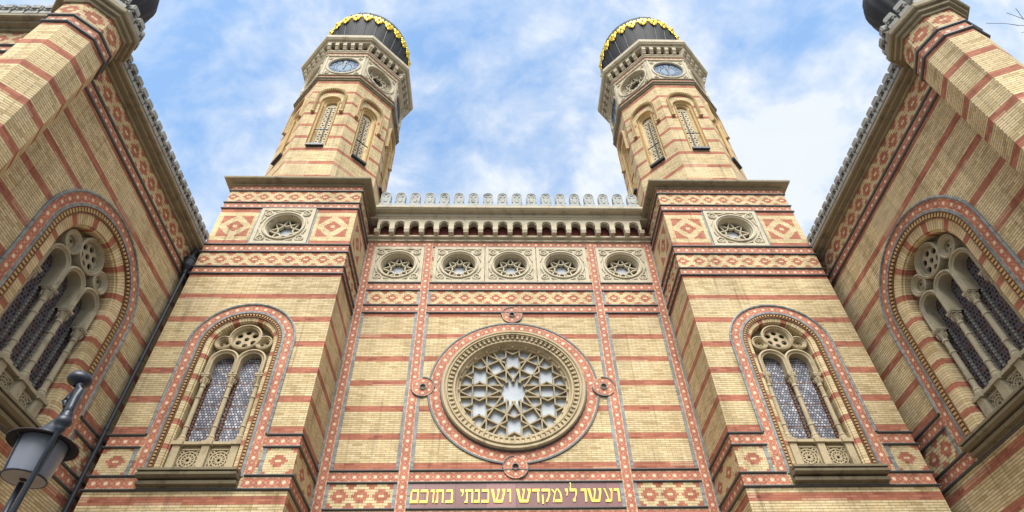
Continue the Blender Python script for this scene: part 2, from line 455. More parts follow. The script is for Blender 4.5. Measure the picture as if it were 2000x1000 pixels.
def archsteps(cu, zb, zs, r, pitch):
    """points along the arched path with tangents"""
    n1 = max(1, round((zs - zb) / pitch)); n2 = max(2, round(pi * r / pitch)); out = []
    for i in range(n1): out.append((cu - r, zb + (i + .5) * (zs - zb) / n1, 0, 1))
    for i in range(n2):
        a = pi - pi * (i + .5) / n2; out.append((cu + r * cos(a), zs + r * sin(a), sin(a), -cos(a)))
    for i in range(n1): out.append((cu + r, zs - (i + .5) * (zs - zb) / n1, 0, -1))
    return out
def molding(mb, fr, u0, u1, prof, z0=0.0, ends=True):
    """horizontal moulding with profile [(d,z)] between u0,u1; overhang may be function of d (mitre)"""
    P = []
    for d, z in prof: P.append((fr.p(u0 - (d if ends == 'out' else 0), z0 + z, d), fr.p(u1 + (d if ends == 'out' else 0), z0 + z, d)))
    for (a, b), (c, e) in zip(P, P[1:]): mb.face([a, b, e, c])
    if ends is True:
        mb.face([p[0] for p in P]); mb.face([p[1] for p in P][::-1])
def blackline(par, fr, u0, u1, z, h=.045, d=.05, ends='out'):
    h *= .85
    mb = MB()
    molding(mb, fr, u0, u1, [(0, z), (d * .55, z), (d, z + h * .45), (d, z + h), (0, z + h + .012)], 0, ends)
    return mb.obj('dark_moulding', par, 'black')
def vgrey(par, fr, u0, u1, z0, z1, d=.016):
    mb = MB(); q = fr.p; mb.face([q(u0, z0, d), q(u1, z0, d), q(u1, z1, d), q(u0, z1, d)], [(z0, 0), (z0, 1), (z1, 1), (z1, 0)])
    for u in (u0, u1): mb.face([q(u, z0, d), q(u, z1, d), q(u, z1, 0), q(u, z0, 0)])
    return mb.obj('grey_border', par, 'grey')
    return mb.obj('grey_border', par, 'grey')

# ------------------------------------------------------------------ star window (stone square panel with pierced star)
def star_bars(mb, fr, cu, cz, R, k, n, d0, d1, w=.035, open_r=None):
    """{n/k} star polygon bars inside radius R, the middle left open"""
    V8 = [(cu + R * cos(pi / 2 + 2 * pi * i / n), cz + R * sin(pi / 2 + 2 * pi * i / n)) for i in range(n)]
    ap = R * cos(pi * k / n)
    for i in range(n):
        a, b = V8[i], V8[(i + k) % n]
        L = math.hypot(b[0] - a[0], b[1] - a[1]); t = ((b[0] - a[0]) / L, (b[1] - a[1]) / L)
        half = ap * math.tan(pi / n)
        for s0, s1 in ((0, L / 2 - half), (L / 2 + half, L)):
            m = (s0 + s1) / 2; mb.obox(fr, a[0] + t[0] * m, a[1] + t[1] * m, t[0], t[1], (s1 - s0) / 2, -w / 2, w / 2, d0, d1)
def star_window(parent, fr, cu, z0, hw, name='star_window', stone='stone_white', glass='glass_white'):
    cz = z0 + hw; mb = MB()
    o = .045
    mb.slab(fr, [rect(cu - hw, cu + hw, z0, z0 + 2 * hw), rect(cu - hw + .1, cu + hw - .1, z0 + .1, z0 + 2 * hw - .1)], 0, o)
    mb.slab(fr, [rect(cu - hw + .1, cu + hw - .1, z0 + .1, z0 + 2 * hw - .1), circ(cu, cz, hw * .74, 40)], -.02, .012)
    k = hw / .8
    mb.band(fr, ring(cu, cz, 40), [(hw * .78, .012), (hw * .77, .06), (hw * .72, .065), (hw * .69, .03), (hw * .66, .02), (hw * .66, -.05), (hw * .64, -.06), (hw * .625, -.15), (hw * .625, -.27)])
    for su in (-1, 1):
        for sz in (-1, 1):
            a, b = cu + su * hw * .70, cz + sz * hw * .70
            mb.band(fr, ring(a, b, 16), [(.125 * k, .012), (.12 * k, .05), (.09 * k, .055), (.07 * k, .02)])
            mb.slab(fr, [circ(a + su * .02, b, .03 * k, 8)], .012, .04); mb.slab(fr, [circ(a - su * .03, b + .035, .025 * k, 8)], .012, .04)
            mb.slab(fr, [circ(a - su * .03, b - .035, .025 * k, 8)], .012, .04)
            # leaf ridges that run from the roundel round the ring
            for da in (-.42, .42):
                an = atan2(sz, su) + da; mb.obox(fr, cu + cos(an) * hw * .87, cz + sin(an) * hw * .87, -sin(an), cos(an), .13 * k, -.015, .015, .01, .045)
    f = mb.obj(name, parent, stone)
    t = MB(); R = hw * .625
    star_bars(t, fr, cu, cz, R, 3, 8, -.27, -.17, .036 * k)
    t.band(fr, ring(cu, cz, 40), [(R, -.17), (R - .018, -.17), (R - .018, -.27)])
    t.obj('star_tracery', f, stone)
    gl = MB(); gl.slab(fr, [circ(cu, cz, R * .42, 16)], -.315, -.30); gl.obj('glass', f, glass)
    bk = MB(); bk.poly(fr, [circ(cu, cz, R + .01, 24)], -.33); bk.obj('back_plate', f, 'void')
    return f

# ------------------------------------------------------------------ tall arched window
def foil(mb, fr, cu, cz, R, n, r, d0, d1, hub=True):
    """pierced roundel plate: n round holes around a middle hole"""
    loops = [circ(cu, cz, R, 32)]
    for i in range(n):
        a = 2 * pi * (i + .5) / n; loops.append(circ(cu + (R - r * 1.35) * cos(a), cz + (R - r * 1.35) * sin(a), r, 10))
    if hub: loops.append(circ(cu, cz, r * .9, 8))
    mb.slab(fr, loops, d0, d1)
def column(parent, fr, u, zb, zt, r, d, cap, stone):
    c = fr.p(u, 0, d); mb = MB()
    mb.lathe(c, [(r * 1.75, zb - .02), (r * 1.75, zb + .05), (r * 1.35, zb + .08), (r * 1.5, zb + .12), (r * 1.05, zb + .16), (r, zb + .2), (r, zb + .36), (r * 1.25, zb + .375), (r * 1.25, zb + .405), (r, zb + .42),
        (r * .96, zt - cap - .34), (r * 1.22, zt - cap - .32), (r * 1.22, zt - cap - .29), (r * .95, zt - cap - .27), (r * .92, zt - cap - .03), (r * 1.3, zt - cap), (r * 1.05, zt - cap + .04), (r * 1.3, zt - cap * .55), (r * 1.55, zt - cap * .28), (r * 1.45, zt - cap * .25)], 12)
    e = r * 1.6
    mb.box(Fr(c, fr.U, fr.N), -e, e, zt - cap * .26, zt - .03, -e, e); mb.box(Fr(c, fr.U, fr.N), -e * 1.12, e * 1.12, zt - .05, zt, -e * 1.12, e * 1.12)
    for k in range(8):                      # capital leaves
        a = 2 * pi * (k + .5) / 8; p = c + Vector((cos(a) * r * 1.5, sin(a) * r * 1.5, zt - cap * .42))
        mb.tube([p + Vector((0, 0, -cap * .3)), p + Vector((cos(a) * r * .3, sin(a) * r * .3, 0)), p + Vector((cos(a) * r * .65, sin(a) * r * .65, -cap * .06))], [.01, r * .32, .008], 5)
    return mb.obj('column', parent, stone)
def arched_window(parent, fr, cu, P):
    """P: dict of radii, heights and depths; origin of z = world z"""
    zs, zsill = P['zs'], P['zsill']
    Ro, Ri, Rt, Rv, Rj = P['Ro'], P['Ri'], P['Rt'], P['Rv'], P['Rj']       # tile outer/inner, teeth inner, voussoir inner(face), reveal
    dj, dt, dg = P['dj'], P['dt'], P['dg']; st = P['stone']; b = P['border']; zl = P['zleg']
    # main part: the stone tracery
    mb = MB(); n = P['n']; sp = P['spacing']; rl = P['rl']; zspr = P['zlight']; rm = Rj - .0
    cs = [cu + (i - (n - 1) / 2) * sp for i in range(n)]
    holes = [archloop(c, zspr - .02, zspr, rl, 16) for c in cs]
    (bu, bz, bR), sm = P['bigc'], P['smallc']
    outer = [(cu - rm, zspr - .02)] + [(cu - rm, zs)] + [(cu + rm * cos(pi - pi * i / 28), zs + rm * sin(pi - pi * i / 28)) for i in range(1, 28)] + [(cu + rm, zs), (cu + rm, zspr - .02)]
    # bottom edge is notched by the lights
    zc0 = zspr; zspr = zspr + P['stilt']; path = [(cu - rm, zc0)]
    for c in cs: path += [(c - rl - .02, zc0), (c - rl - .02, zspr)] + [(c + (rl + .02) * cos(pi - pi * i / 16), zspr + (rl + .02) * sin(pi - pi * i / 16)) for i in range(1, 16)] + [(c + rl + .02, zspr), (c + rl + .02, zc0)]
    path += [(cu + rm, zc0)]
    loop = path + [(cu + rm, zs)] + [(cu + rm * cos(pi * i / 28), zs + rm * sin(pi * i / 28)) for i in range(1, 28)] + [(cu - rm, zs)]
    hl = [circ(cu + bu, bz, bR * .84, 28)] + [circ(cu + a, z, r * .62, 16) for a, z, r in sm]
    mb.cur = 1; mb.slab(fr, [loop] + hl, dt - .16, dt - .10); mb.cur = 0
    for c in cs:
        mb.band(fr, arch(c, zc0, zspr, 18), [(sp / 2 + .004, dt - .13), (sp / 2 + .002, dt)] +  [(rl + sp * .17, dt), (rl + sp * .16, dt + .05), (rl + sp * .10, dt + .065), (rl + .03, dt + .02), (rl + .02, dt + .03), (rl, dt + .02), (rl, dg)])
    mb.band(fr, ring(cu + bu, bz, 36), [(bR * 1.07, dt - .13), (bR * 1.06, dt), (bR * 1.05, dt + .06), (bR * .95, dt + .075), (bR * .90, dt + .03), (bR * .84, dt + .04), (bR * .80, dt - .02), (bR * .80, dt - .1)])
    for a, z, r in sm:
        mb.band(fr, ring(cu + a, z, 24), [(r * 1.07, dt - .13), (r * 1.06, dt), (r * 1.04, dt + .05), (r * .9, dt + .065), (r * .8, dt + .03), (r * .7, dt + .04), (r * .55, dt - .02), (r * .55, dt - .1)])
        foil(mb, fr, cu + a, z, r * .56, 3, r * .17, dt - .11, dt - .07, False)
    foil(mb, fr, cu + bu, bz, bR * .81, 6, bR * .19, dt - .10, dt - .05)
    zspr = zc0
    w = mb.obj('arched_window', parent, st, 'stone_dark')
    # tile surround + grey borders
    t = MB(); A = arch(cu, zl, zs, 40, (Ro + Ri) / 2)
    t.band(fr, A, [(Ri + b, .0), (Ri + b, .012), (Ro - b, .012), (Ro - b, 0)], P['cell'])
    t.uv = [[(u, min(1, max(0, v))) for u, v in q] for q in t.uv]
    t.obj('tile_surround', w, 'tile')
    gb = MB(); A2 = arch(cu, zl, zs, 40, Ro)
    gb.band(fr, A2, [(Ri, 0), (Ri, .03), (Ri + b, .03), (Ri + b, .0)]); 
    gb.band(fr, arch(cu, P['zout'], zs, 40, Ro), [(Ro - b, 0), (Ro - b, .035), (Ro - b * .5, .05), (Ro, .035), (Ro, 0)])
    gb.obj('grey_border', w, 'grey')
    # teeth
    te = MB()
    te.cur = 0; te.band(fr, arch(cu, zsill, zs, 40, Ri), [(Ri, .0), (Ri, .02), (Ri - .03, .02), (Ri - .035, -.04), (Rt + .03, -.06), (Rt + .03, .0), (Rt, .01), (Rt, -.05)])
    te.cur = 1
    for u, z, tu, tz in archsteps(cu, zsill, zs, (Ri + Rt) / 2 + .005, P['tooth']):
        h = (Ri - Rt) / 2 - .035
        te.obox(fr, u, z, tu, tz, P['tooth'] * .27, -h, h, -.06, .018)
    te.obj('dentil_band', w, 'teeth', P['toothmat'])
    # jamb of banded brick
    j = MB(); AJ = arch(cu, zsill, zs, 40, Rv)
    j.band(fr, AJ, [(Rt, -.02), (Rv, -.05), (Rv, -.05 - .04), (Rj, dj), (Rj, dg - .02)]); 
    j.obj('jamb', w, 'voussoir')
    # columns, sill panel
    zb, zc = P['zbase'], zspr
    xs = [cs[0] - sp / 2 + .03] + [(a + c) / 2 for a, c in zip(cs, cs[1:])] + [cs[-1] + sp / 2 - .03]
    for x in xs: column(w, fr, x, zb, zc, P['rc'], dt - .05, P['cap'], st)
    lp = MB()
    lp.box(fr, cu - rm, cu + rm, zsill, zb - .1, dg, dt - .08)
    lp.box(fr, cu - rm, cu + rm, zb - .09, zb - .02, dg, dt + .03)
    for x in xs:
        lp.box(fr, x - P['rc'] * 1.5, x + P['rc'] * 1.5, zsill + .12, zb - .12, dt - .1, dt + .05); lp.box(fr, x - P['rc'] * 2, x + P['rc'] * 2, zsill, zsill + .12, dt - .1, dt + .08)
        lp.box(fr, x - P['rc'] * 2.2, x + P['rc'] * 2.2, zb - .12, zb - .03, dt - .1, dt + .09)
    lp.obj('sill_wall', w, st)
    for c in cs:
        q = MB(); z0, z1 = zsill + .2, zb - .2; h = (z1 - z0) / 2; hw = min(h, rl * .86); cz = (z0 + z1) / 2; d = dt - .075
        q.slab(fr, [rect(c - hw - .03, c + hw + .03, cz - h - .03, cz + h + .03), rect(c - hw, c + hw, cz - h, cz + h)], d - .01, d + .04)
        for k in range(6):
            a = pi * k / 6; q.obox(fr, c, cz, cos(a), sin(a), hw * .98, -.012, .012, d, d + .025)
        for rr in (.32, .66, .95): q.band(fr, ring(c, cz, 18), [(hw * rr + .015, d), (hw * rr + .015, d + .03), (hw * rr - .015, d + .03), (hw * rr - .015, d)])
        for su in (-1, 1):
            for sz in (-1, 1): q.band(fr, ring(c + su * hw * .8, cz + sz * h * .8, 10), [(.05, d), (.05, d + .03), (.025, d + .03), (.025, d)])
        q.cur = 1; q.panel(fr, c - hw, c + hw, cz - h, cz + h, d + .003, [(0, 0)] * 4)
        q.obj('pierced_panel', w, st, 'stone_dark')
    g = MB(); g.panel(fr, cu - rm, cu + rm, zb - .1, zs + rm, dg, [(cu - rm, zb), (cu + rm, zb), (cu + rm, zs + rm), (cu - rm, zs + rm)])
    # keep only the arch shape
    g = MB(); g.poly(fr, [archloop(cu, zb - .1, zs, rm, 24)], dg); g.obj('leaded_glass', w, P['glass'])
    for c in cs:                             # beaded casings beside each light
        for sx in (-1, 1):
            fm = MB()
            x = c + sx * (rl - .02)
            fm.box(fr, x - .014, x + .014, zb, zspr, dg, dg + .02)
            for i in range(int((zspr - zb) / .085)): fm.obox(fr, x, zb + .05 + i * .085, 0, 1, .028, -.02, .02, dg, dg + .05)
            fm.obj('beaded_casing', w, P['bead'])
    s = MB(); ws = Ro - .1 if P.get('ws') is None else P['ws']; zt = zsill
    molding(s, fr, cu - ws + .12, cu + ws - .12, [(0, zt - .34), (.05, zt - .34), (.05, zt - .30), (.16, zt - .295), (.175, zt - .23), (.07, zt - .22), (.07, zt - .18), (.20, zt - .175), (.27, zt - .14), (.28, zt - .09), (.15, zt - .08), (.15, zt - .055), (.29, zt - .05), (.29, zt), (dt, zt + .01)], 0, True)
    s.obj('sill', w, P['sillmat'])
    return w

# ================================================================== CENTRAL FACADE
CF = thing('central_facade', 'striped brick facade with round star window and gold Hebrew inscription, between the two clock towers', 'facade')
f0 = Fr((0, 0, 0), (1, 0, 0), (0, -1, 0))
RZ = 11.36
mb = MB(); HW = 4.76
mb.poly(f0, [rect(-HW, HW, 0, 18.3), circ(0, RZ, 1.66, 64)] + [circ(c, 16.155, .64, 32) for c in (-3.61, -1.65, 0, 1.65, 3.61)], 0)
mb.face([f0.p(-HW, 18.3, 0), f0.p(HW, 18.3, 0), f0.p(HW, 18.3, -4), f0.p(-HW, 18.3, -4)])
mb.poly(f0, [rect(-HW, HW, 0, 18.3)], -4)
mb.obj('wall', CF, 'wall')
# star tile bands
def tband(u0, u1, z0, z1, vert=False, d=.006, name='tile_band', par=CF, fr=f0):
    m = MB(); m.strip(fr, u0, u1, z0, z1, d, vert); return m.obj(name, par, 'tile')
ZH = [(7.67, 7.93), (8.64, 8.90), (14.08, 14.345), (15.01, 15.29), (17.0, 17.25)]
for z0, z1 in ZH: tband(-4.43, 4.43, z0, z1)
for sx in (-1, 1):
    tband(*sorted((sx * 2.53, sx * 2.79)), 1.0, 17.25, True, .012, 'tile_pilaster'); tband(*sorted((sx * 4.43, sx * 4.67)), 1.0, 17.25, True, .012, 'tile_pilaster')
for a, b in ((1.2, 7.64),): pass
spans = [(8.95, 14.04), (7.98, 8.59), (14.40, 14.96)]
for z0, z1 in spans:
    for sx in (-1, 1):
        for u0, u1 in ((2.455, 2.53), (2.79, 2.865), (4.355, 4.43)):
            vgrey(CF, f0, *sorted((sx * u0, sx * u1)), z0, z1)
for sx in (-1, 1): vgrey(CF, f0, *sorted((sx * 4.67, sx * 4.72)), 1.0, 17.25, .02)
for z in (7.625, 7.94, 8.595, 8.905, 14.035, 14.35, 14.965, 15.295):
    for a, b in ((-4.43, -2.79), (-2.53, 2.53), (2.79, 4.43)): blackline(CF, f0, a, b, z, .045, .05, True)
for a, b in ((-4.43, -2.79), (-2.53, 2.53), (2.79, 4.43)): blackline(CF, f0, a, b, 16.975, .03, .03, True)
# lozenge panels
def loz(u0, u1, z0, z1, per, big=False, fr=f0, par=CF, d=.005):
    m = MB(); c = (u0 + u1) / 2; n = (u1 - u0) / 2
    m.panel(fr, u0, u1, z0, z1, d, [(-n + per / 2, 0), (n + per / 2, 0), (n + per / 2, 1), (-n + per / 2, 1)])
    return m.obj('lozenge_panel', par, 'diamond_big' if big else 'diamond')
for sx in (-1, 1):
    loz(*sorted((sx * 2.865, sx * 4.355)), 7.985, 8.595, .482, True); loz(*sorted((sx * 2.865, sx * 4.355)), 14.40, 14.965, .475)
loz(-2.455, 2.455, 14.40, 14.965, .475)
# five star windows
for cu in (-3.61, -1.65, 0, 1.65, 3.61): star_window(CF, f0, cu, 15.345, .81)
# ---- inscription
ins = MB(); ins.box(f0, -2.455, 2.455, 7.985, 8.595, 0, .012); INS = ins.obj('inscription_panel', CF, 'marble')
G = {
 'mem_end': [[(0, 0), (.2, 0), (.2, .95), (.02, .8)], [(.2, .82), (1, .82), (1, 1), (.12, 1)], [(.82, 0), (1, 0), (1, .82), (.82, .82)], [(.2, 0), (.82, 0), (.82, .2), (.2, .2)]],
 'kaf': [[(.05, .8), (1, .8), (.9, 1), (.1, 1)], [(.83, .2), (1, .2), (1, .8), (.83, .8)], [(0, 0), (.95, 0), (1, .2), (.05, .2)]],
 'vav': [[(0, .8), (1, .8), (1, 1), (.1, 1)], [(.62, 0), (.95, .05), (1, .8), (.66, .8)]],
 'tav': [[(.05, .8), (1, .8), (.95, 1), (.1, 1)], [(.82, 0), (1, 0), (1, .8), (.82, .8)], [(.2, .2), (.38, .15), (.34, .8), (.2, .8)], [(0, 0), (.38, 0), (.38, .2), (.1, .18)]],
 'bet': [[(.08, .8), (.9, .8), (.82, 1), (.12, 1)], [(.68, .2), (.88, .2), (.9, .8), (.72, .8)], [(0, 0), (.92, 0), (1, .2), (.05, .2)]],
 'yod': [[(0, 1), (.95, 1), (1, .78), (.2, .78)], [(.65, .78), (1, .78), (.75, .5), (.4, .45)]],
 'nun': [[(.15, .8), (1, .8), (.95, 1), (.2, 1)], [(.76, .2), (1, .2), (1, .8), (.76, .8)], [(0, 0), (1, 0), (1, .2), (.05, .2)]],
 'shin': [[(.22, 0), (.8, 0), (.84, .2), (.26, .2)], [(0, 1), (.2, 1), (.32, .1), (.2, .05)], [(.42, 1), (.62, 1), (.58, .75), (.44, .1), (.34, .1), (.48, .75)], [(.76, 1), (1, 1), (.98, .75), (.82, .05), (.7, .1), (.84, .72)]],
 'dalet': [[(0, .8), (1, .8), (1, 1), (.06, 1)], [(.68, 0), (.88, 0), (.9, .8), (.68, .8)]],
 'qof': [[(.02, .8), (1, .8), (1, 1), (.06, 1)], [(.85, .8), (1, .8), (1, .55), (.7, .05), (.48, 0), (.5, .12), (.78, .45)], [(.05, -.12), (.22, -.12), (.2, .55), (.05, .55)]],
 'mem': [[(.02, 1), (.2, .9), (.38, .65), (.28, .62), (0, .9)], [(.05, 0), (.18, 0), (.34, .62), (.5, .9), (.64, 1), (.46, 1), (.28, .7)], [(.56, .9), (.66, 1), (.9, .7), (.98, .3), (.95, 0), (.8, 0), (.84, .3), (.76, .65)], [(.28, 0), (.8, 0), (.84, .2), (.32, .2)]],
 'lamed': [[(.1, 1.5), (.28, 1.45), (.28, 1.3), (.2, 1.0), (.05, .95), (.16, 1.3)], [(0, 1), (.95, 1), (1, .8), (.08, .78)], [(.8, .8), (1, .8), (.98, .6), (.7, .25), (.58, .25), (.8, .55)], [(.35, .1), (.5, 0), (.72, .08), (.72, .24), (.55, .28), (.4, .2)]],
 'ayin': [[(0, 1), (.22, 1), (.3, .75), (.52, .12), (.4, .12), (.18, .7)], [(.62, 1), (1, 1), (.97, .75), (.82, .12), (.68, .1), (.8, .7)], [(.1, 0), (.7, 0), (.84, .14), (.5, .2), (.12, .17)]],
}
TXT = [('mem_end', -2.45, -2.26), ('kaf', -2.23, -2.04), ('vav', -1.99, -1.90), ('tav', -1.88, -1.68), ('bet', -1.64, -1.45), ('yod', -1.30, -1.22), ('tav', -1.20, -1.0), ('nun', -.98, -.85), ('kaf', -.81, -.63), ('shin', -.59, -.25), ('vav', -.21, -.12),
 ('shin', 0, .34), ('dalet', .37, .55), ('qof', .59, .79), ('mem', .83, 1.07), ('yod', 1.14, 1.21), ('lamed', 1.25, 1.42), ('vav', 1.51, 1.65), ('shin', 1.67, 2.0), ('ayin', 2.05, 2.26), ('vav', 2.29, 2.42)]
for g_, a, b in TXT:
    lt = MB()
    for k, poly in enumerate(G[g_]):
        lt.slab(f0, [[(a + (b - a) * x, 8.10 + .335 * y) for x, y in poly]], .012, .030 + .0012 * k)
    lt.obj('letter', INS, 'letter')

# ---- rose window
rw = MB(); RG = 1.43
rw.band(f0, ring(0, RZ, 72), [(1.93, 0), (1.93, .10), (1.90, .14), (1.85, .14), (1.82, .10), (1.80, .10), (1.79, .15), (1.76, .15), (1.74, .07), (1.62, .03), (1.60, .06), (1.56, .06), (1.52, -.04), (1.50, -.04), (1.47, -.12), (1.45, -.12), (1.43, -.145), (1.43, -.30)])
for i in range(76):
    a = 2 * pi * i / 76; c, s_ = cos(a), sin(a)
    rw.obox(f0, 1.68 * c, RZ + 1.68 * s_, -s_, c, .028, -.05, .05, .03, .105)
    rw.obox(f0, 1.725 * c, RZ + 1.725 * s_, -s_, c, .042, -.02, .02, .05, .12)
rose = rw.obj('rose_window', CF, 'stone')
for i in range(24):
    nb = MB(); a = 2 * pi * (i + .0) / 24 + pi / 2; p = f0.p(1.475 * cos(a), RZ + 1.475 * sin(a), -.09)
    nb.lathe(p, [(0, -.045), (.03, -.035), (.045, 0), (.03, .035), (0, .045)], 8)
    q = f0.p(1.52 * cos(a), RZ + 1.52 * sin(a), -.07); nb.tube([p, q], .02, 6); nb.obj('stone_knob', rose, 'stone')
lat = MB(); seg = set()
def chord(th, off):
    """line with normal angle th at distance off; yields (t0,t1)"""
    return sqrt(max(0, (RG + .01) ** 2 - off * off))
A_, B1, B2 = .19, .72, 1.10
SC = [(1.05 * cos(pi / 2 + k * pi / 3), 1.05 * sin(pi / 2 + k * pi / 3)) for k in range(6)]
lines = [(k * pi / 6, s * A_) for k in range(6) for s in (-1, 1)] + [(k * pi / 3, s * o) for k in range(3) for s in (-1, 1) for o in (B1, B2)]
for idx, (th, off) in enumerate(lines):
    n_ = (cos(th), sin(th)); t_ = (-sin(th), cos(th)); H = chord(th, off)
    cuts = []
    if abs(off) < .3: cuts.append((-.275, .275))
    for c in SC:
        dd = c[0] * n_[0] + c[1] * n_[1] - off; tt = c[0] * t_[0] + c[1] * t_[1]
        if abs(abs(dd) - A_) < .012: cuts.append((tt - .107, tt + .107))
        elif abs(dd) < A_ - .01: cuts.append((tt - .2, tt + .2))
    cuts.sort(); cur = -H
    for a, b in cuts + [(H, H)]:
        a = min(a, H)
        if a - cur > .03:
            m = (cur + a) / 2; lat.obox(f0, n_[0] * off + t_[0] * m, RZ + n_[1] * off + t_[1] * m, t_[0], t_[1], (a - cur) / 2 + .012, -.019, .019, -.28, -.15 - .0012 * (idx % 9))
        cur = max(cur, b)
lat.obj('star_lattice', rose, 'lattice')
gl = MB(); gl.poly(f0, [circ(0, RZ, 1.47, 48)], -.275); gl.obj('glass', rose, 'glass_white')
# tile ring with loops
tr = MB(); tr.band(f0, ring(0, RZ, 80, 2.1), [(1.93, .0), (1.93, .016), (2.24, .016), (2.24, 0)], .262)
tr.uv = [[(u, (0 if v < .1 else 1 if v > .9 else v)) for u, v in q] for q in tr.uv]
KN = [(0, RZ + 2.60), (0, RZ - 2.36), (-2.41, RZ), (2.41, RZ)]
ARCS = [((80, 185), (-65, 10)), ((95, 185), (-70, 10)), ((-5, 95), (175, 280)), ((5, 95), (185, 285))]
tr.obj('tile_ring', rose, 'tile')
for i, (a, b) in enumerate(KN):
    k = MB(); k.band(f0, ring(a, b, 28, .2), [(.085, 0), (.085, .038 + .001 * i), (.30, .038 + .001 * i), (.30, 0)], .209)
    k.uv = [[(u, (0 if v < .2 else 1 if v > .8 else v)) for u, v in q] for q in k.uv]
    k.obj('tile_loop', rose, 'tile')
go = MB()
go.band(f0, ring(0, RZ, 80), [(2.235, 0), (2.235, .03), (2.25, .034), (2.285, .034), (2.295, 0)])
go.band(f0, ring(0, RZ, 80), [(1.925, 0), (1.925, .06), (1.95, .06), (1.97, 0)])
for i, (a, b) in enumerate(KN):
    for p, q in ARCS[i]:
        go.band(f0, ring(a, b, 14, 1, radians(p), radians(q)), [(.288, 0), (.290, .058 + .002 * i), (.315, .058 + .002 * i), (.318, 0)])
    go.band(f0, ring(a, b, 18), [(.068, 0), (.068, .072), (.092, .072), (.092, 0)])
go.obj('dark_ring', rose, 'black')
# ---- cornice
co = MB()
molding(co, f0, -HW + .02, HW - .02, [(0, 17.255), (.06, 17.255), (.06, 17.34), (.055, 17.36), (.14, 17.365), (.155, 17.39), (.155, 17.43), (0, 17.46)], 0, True)
molding(co, f0, -HW + .01, HW - .01, [(0, 18.062), (.35, 18.062), (.36, 18.10), (.37, 18.115), (.40, 18.12), (.40, 18.235), (.39, 18.26), (.60, 18.262), (.60, 18.29), (.64, 18.30), (.65, 18.34), (.65, 18.385), (-.2, 18.41)], 0, True)
cor = co.obj('cornice', CF, 'stone_white')
rd = MB(); rd.panel(f0, -HW + .03, HW - .03, 17.45, 18.05, .012, [(0, 0)] * 4); rd.obj('red_frieze', cor, 'redwall')
per = .4895; NC = 19
for i in range(NC):
    u = (i - (NC - 1) / 2) * per; c = MB()
    # arched spandrel plate on a rolled bracket
    hw = per / 2; r = .158
    if i < NC - 1:
        L = [(u + .0, 18.06), (u + .0, 17.55), (u + hw - r, 17.55)] + [(u + hw - r * cos(pi * k / 10), 17.80 + r * sin(pi * k / 10)) for k in range(11)] + [(u + hw + r, 17.55), (u + per, 17.55), (u + per, 18.06)]
        c.slab(f0, [L], .14, .33)
        for k in range(7):
            a = pi * (k + .5) / 7; c.obox(f0, u + hw + (r - .02) * cos(a), 17.80 + (r - .02) * sin(a), -sin(a), cos(a), .016, -.022, .022, .12, .30)
    w_ = per / 2 - r - .01
    pr = [(.012, 17.24), (.06, 17.20), (.13, 17.215), (.17, 17.27), (.17, 17.33), (.24, 17.335), (.31, 17.37), (.33, 17.43), (.31, 17.48), (.33, 17.50), (.345, 17.549), (.012, 17.549)]
    pr = [(max(d, .135) if 17.26 < z < 17.46 and d < .14 else d, z + (.17 if z < 17.3 else 0.11 if z < 17.36 else .05 if z < 17.45 else 0)) for d, z in pr]
    A = [f0.p(u - w_, z, d) for d, z in pr]; B = [f0.p(u + w_, z, d) for d, z in pr]
    for k in range(len(pr)):
        j = (k + 1) % len(pr); c.face([A[k], B[k], B[j], A[j]])
    c.face(A); c.face(B[::-1])
    c.obj('bracket', cor, 'stone_white')
def merlon_mesh(w, h, t, base=.2):
    """rounded cresting block: stepped foot, arched body with a raised ring and a pear boss"""
    m = MB(); fr = Fr((0, 0, 0), (1, 0, 0), (0, -1, 0)); r = w / 2
    L = [(-r * 1.22, 0), (r * 1.22, 0), (r * 1.22, base * h), (r, base * h + .02)] + [(r * cos(pi * k / 12), h - r + r * sin(pi * k / 12)) for k in range(13)] + [(-r, base * h + .02), (-r * 1.22, base * h)]
    m.slab(fr, [L], -t, t); m.poly(fr, [L], -t)
    m.band(fr, arch(0, h * .3, h - r, 12, legs=True), [(r * .98, t), (r * .97, t + .022), (r * .82, t + .022), (r * .78, t)])
    m.band(fr, ring(0, h - r * 1.02, 12), [(r * .62, t), (r * .6, t + .02), (r * .42, t + .025), (r * .36, t)])
    m.slab(fr, [[(-r * .25, h * .32), (r * .25, h * .32), (r * .42, h * .5), (r * .2, h - r * 1.4), (-r * .2, h - r * 1.4), (-r * .42, h * .5)]], t, t + .018)
    return m
def notched_merlon(w, h, t):
    m = MB(); fr = Fr((0, 0, 0), (1, 0, 0), (0, -1, 0)); a = w / 2
    L = [(-a * 1.15, 0), (a * 1.15, 0), (a * 1.15, h * .26), (a * .72, h * .30), (a * .72, h * .46), (a * 1.1, h * .5), (a * 1.1, h * .92), (a * .8, h), (-a * .8, h), (-a * 1.1, h * .92), (-a * 1.1, h * .5), (-a * .72, h * .46), (-a * .72, h * .30), (-a * 1.15, h * .26)]
    m.slab(fr, [L], -t, t); m.poly(fr, [L], -t)
    m.slab(fr, [[(x * .78, h * .74 + (z - h * .74) * .7) for x, z in L[5:11]]], t, t + .022)
    m.cur = 1
    for x, z in ((-.032, h * .36), (.032, h * .36), (0, h * .47)): m.slab(fr, [circ(x, z, .034, 8)], t - .01, t + .006)
    m.cur = 0
    return m
pm = merlon_mesh(.345, .76, .075)
m0 = pm.obj('merlon', CF, 'cresting_pale'); m0.location = (-8.5 * .4965, -.53, 18.385)
for i in range(1, 18): part_copy(m0, CF, ((i - 8.5) * .4965, -.53, 18.385))
gt = MB(); gt.box(Fr((0, -.42, 0), (1, 0, 0), (0, -1, 0)), -HW + .05, HW - .05, 18.39, 18.52, -.1, .05); gt.obj('gutter', CF, 'void')

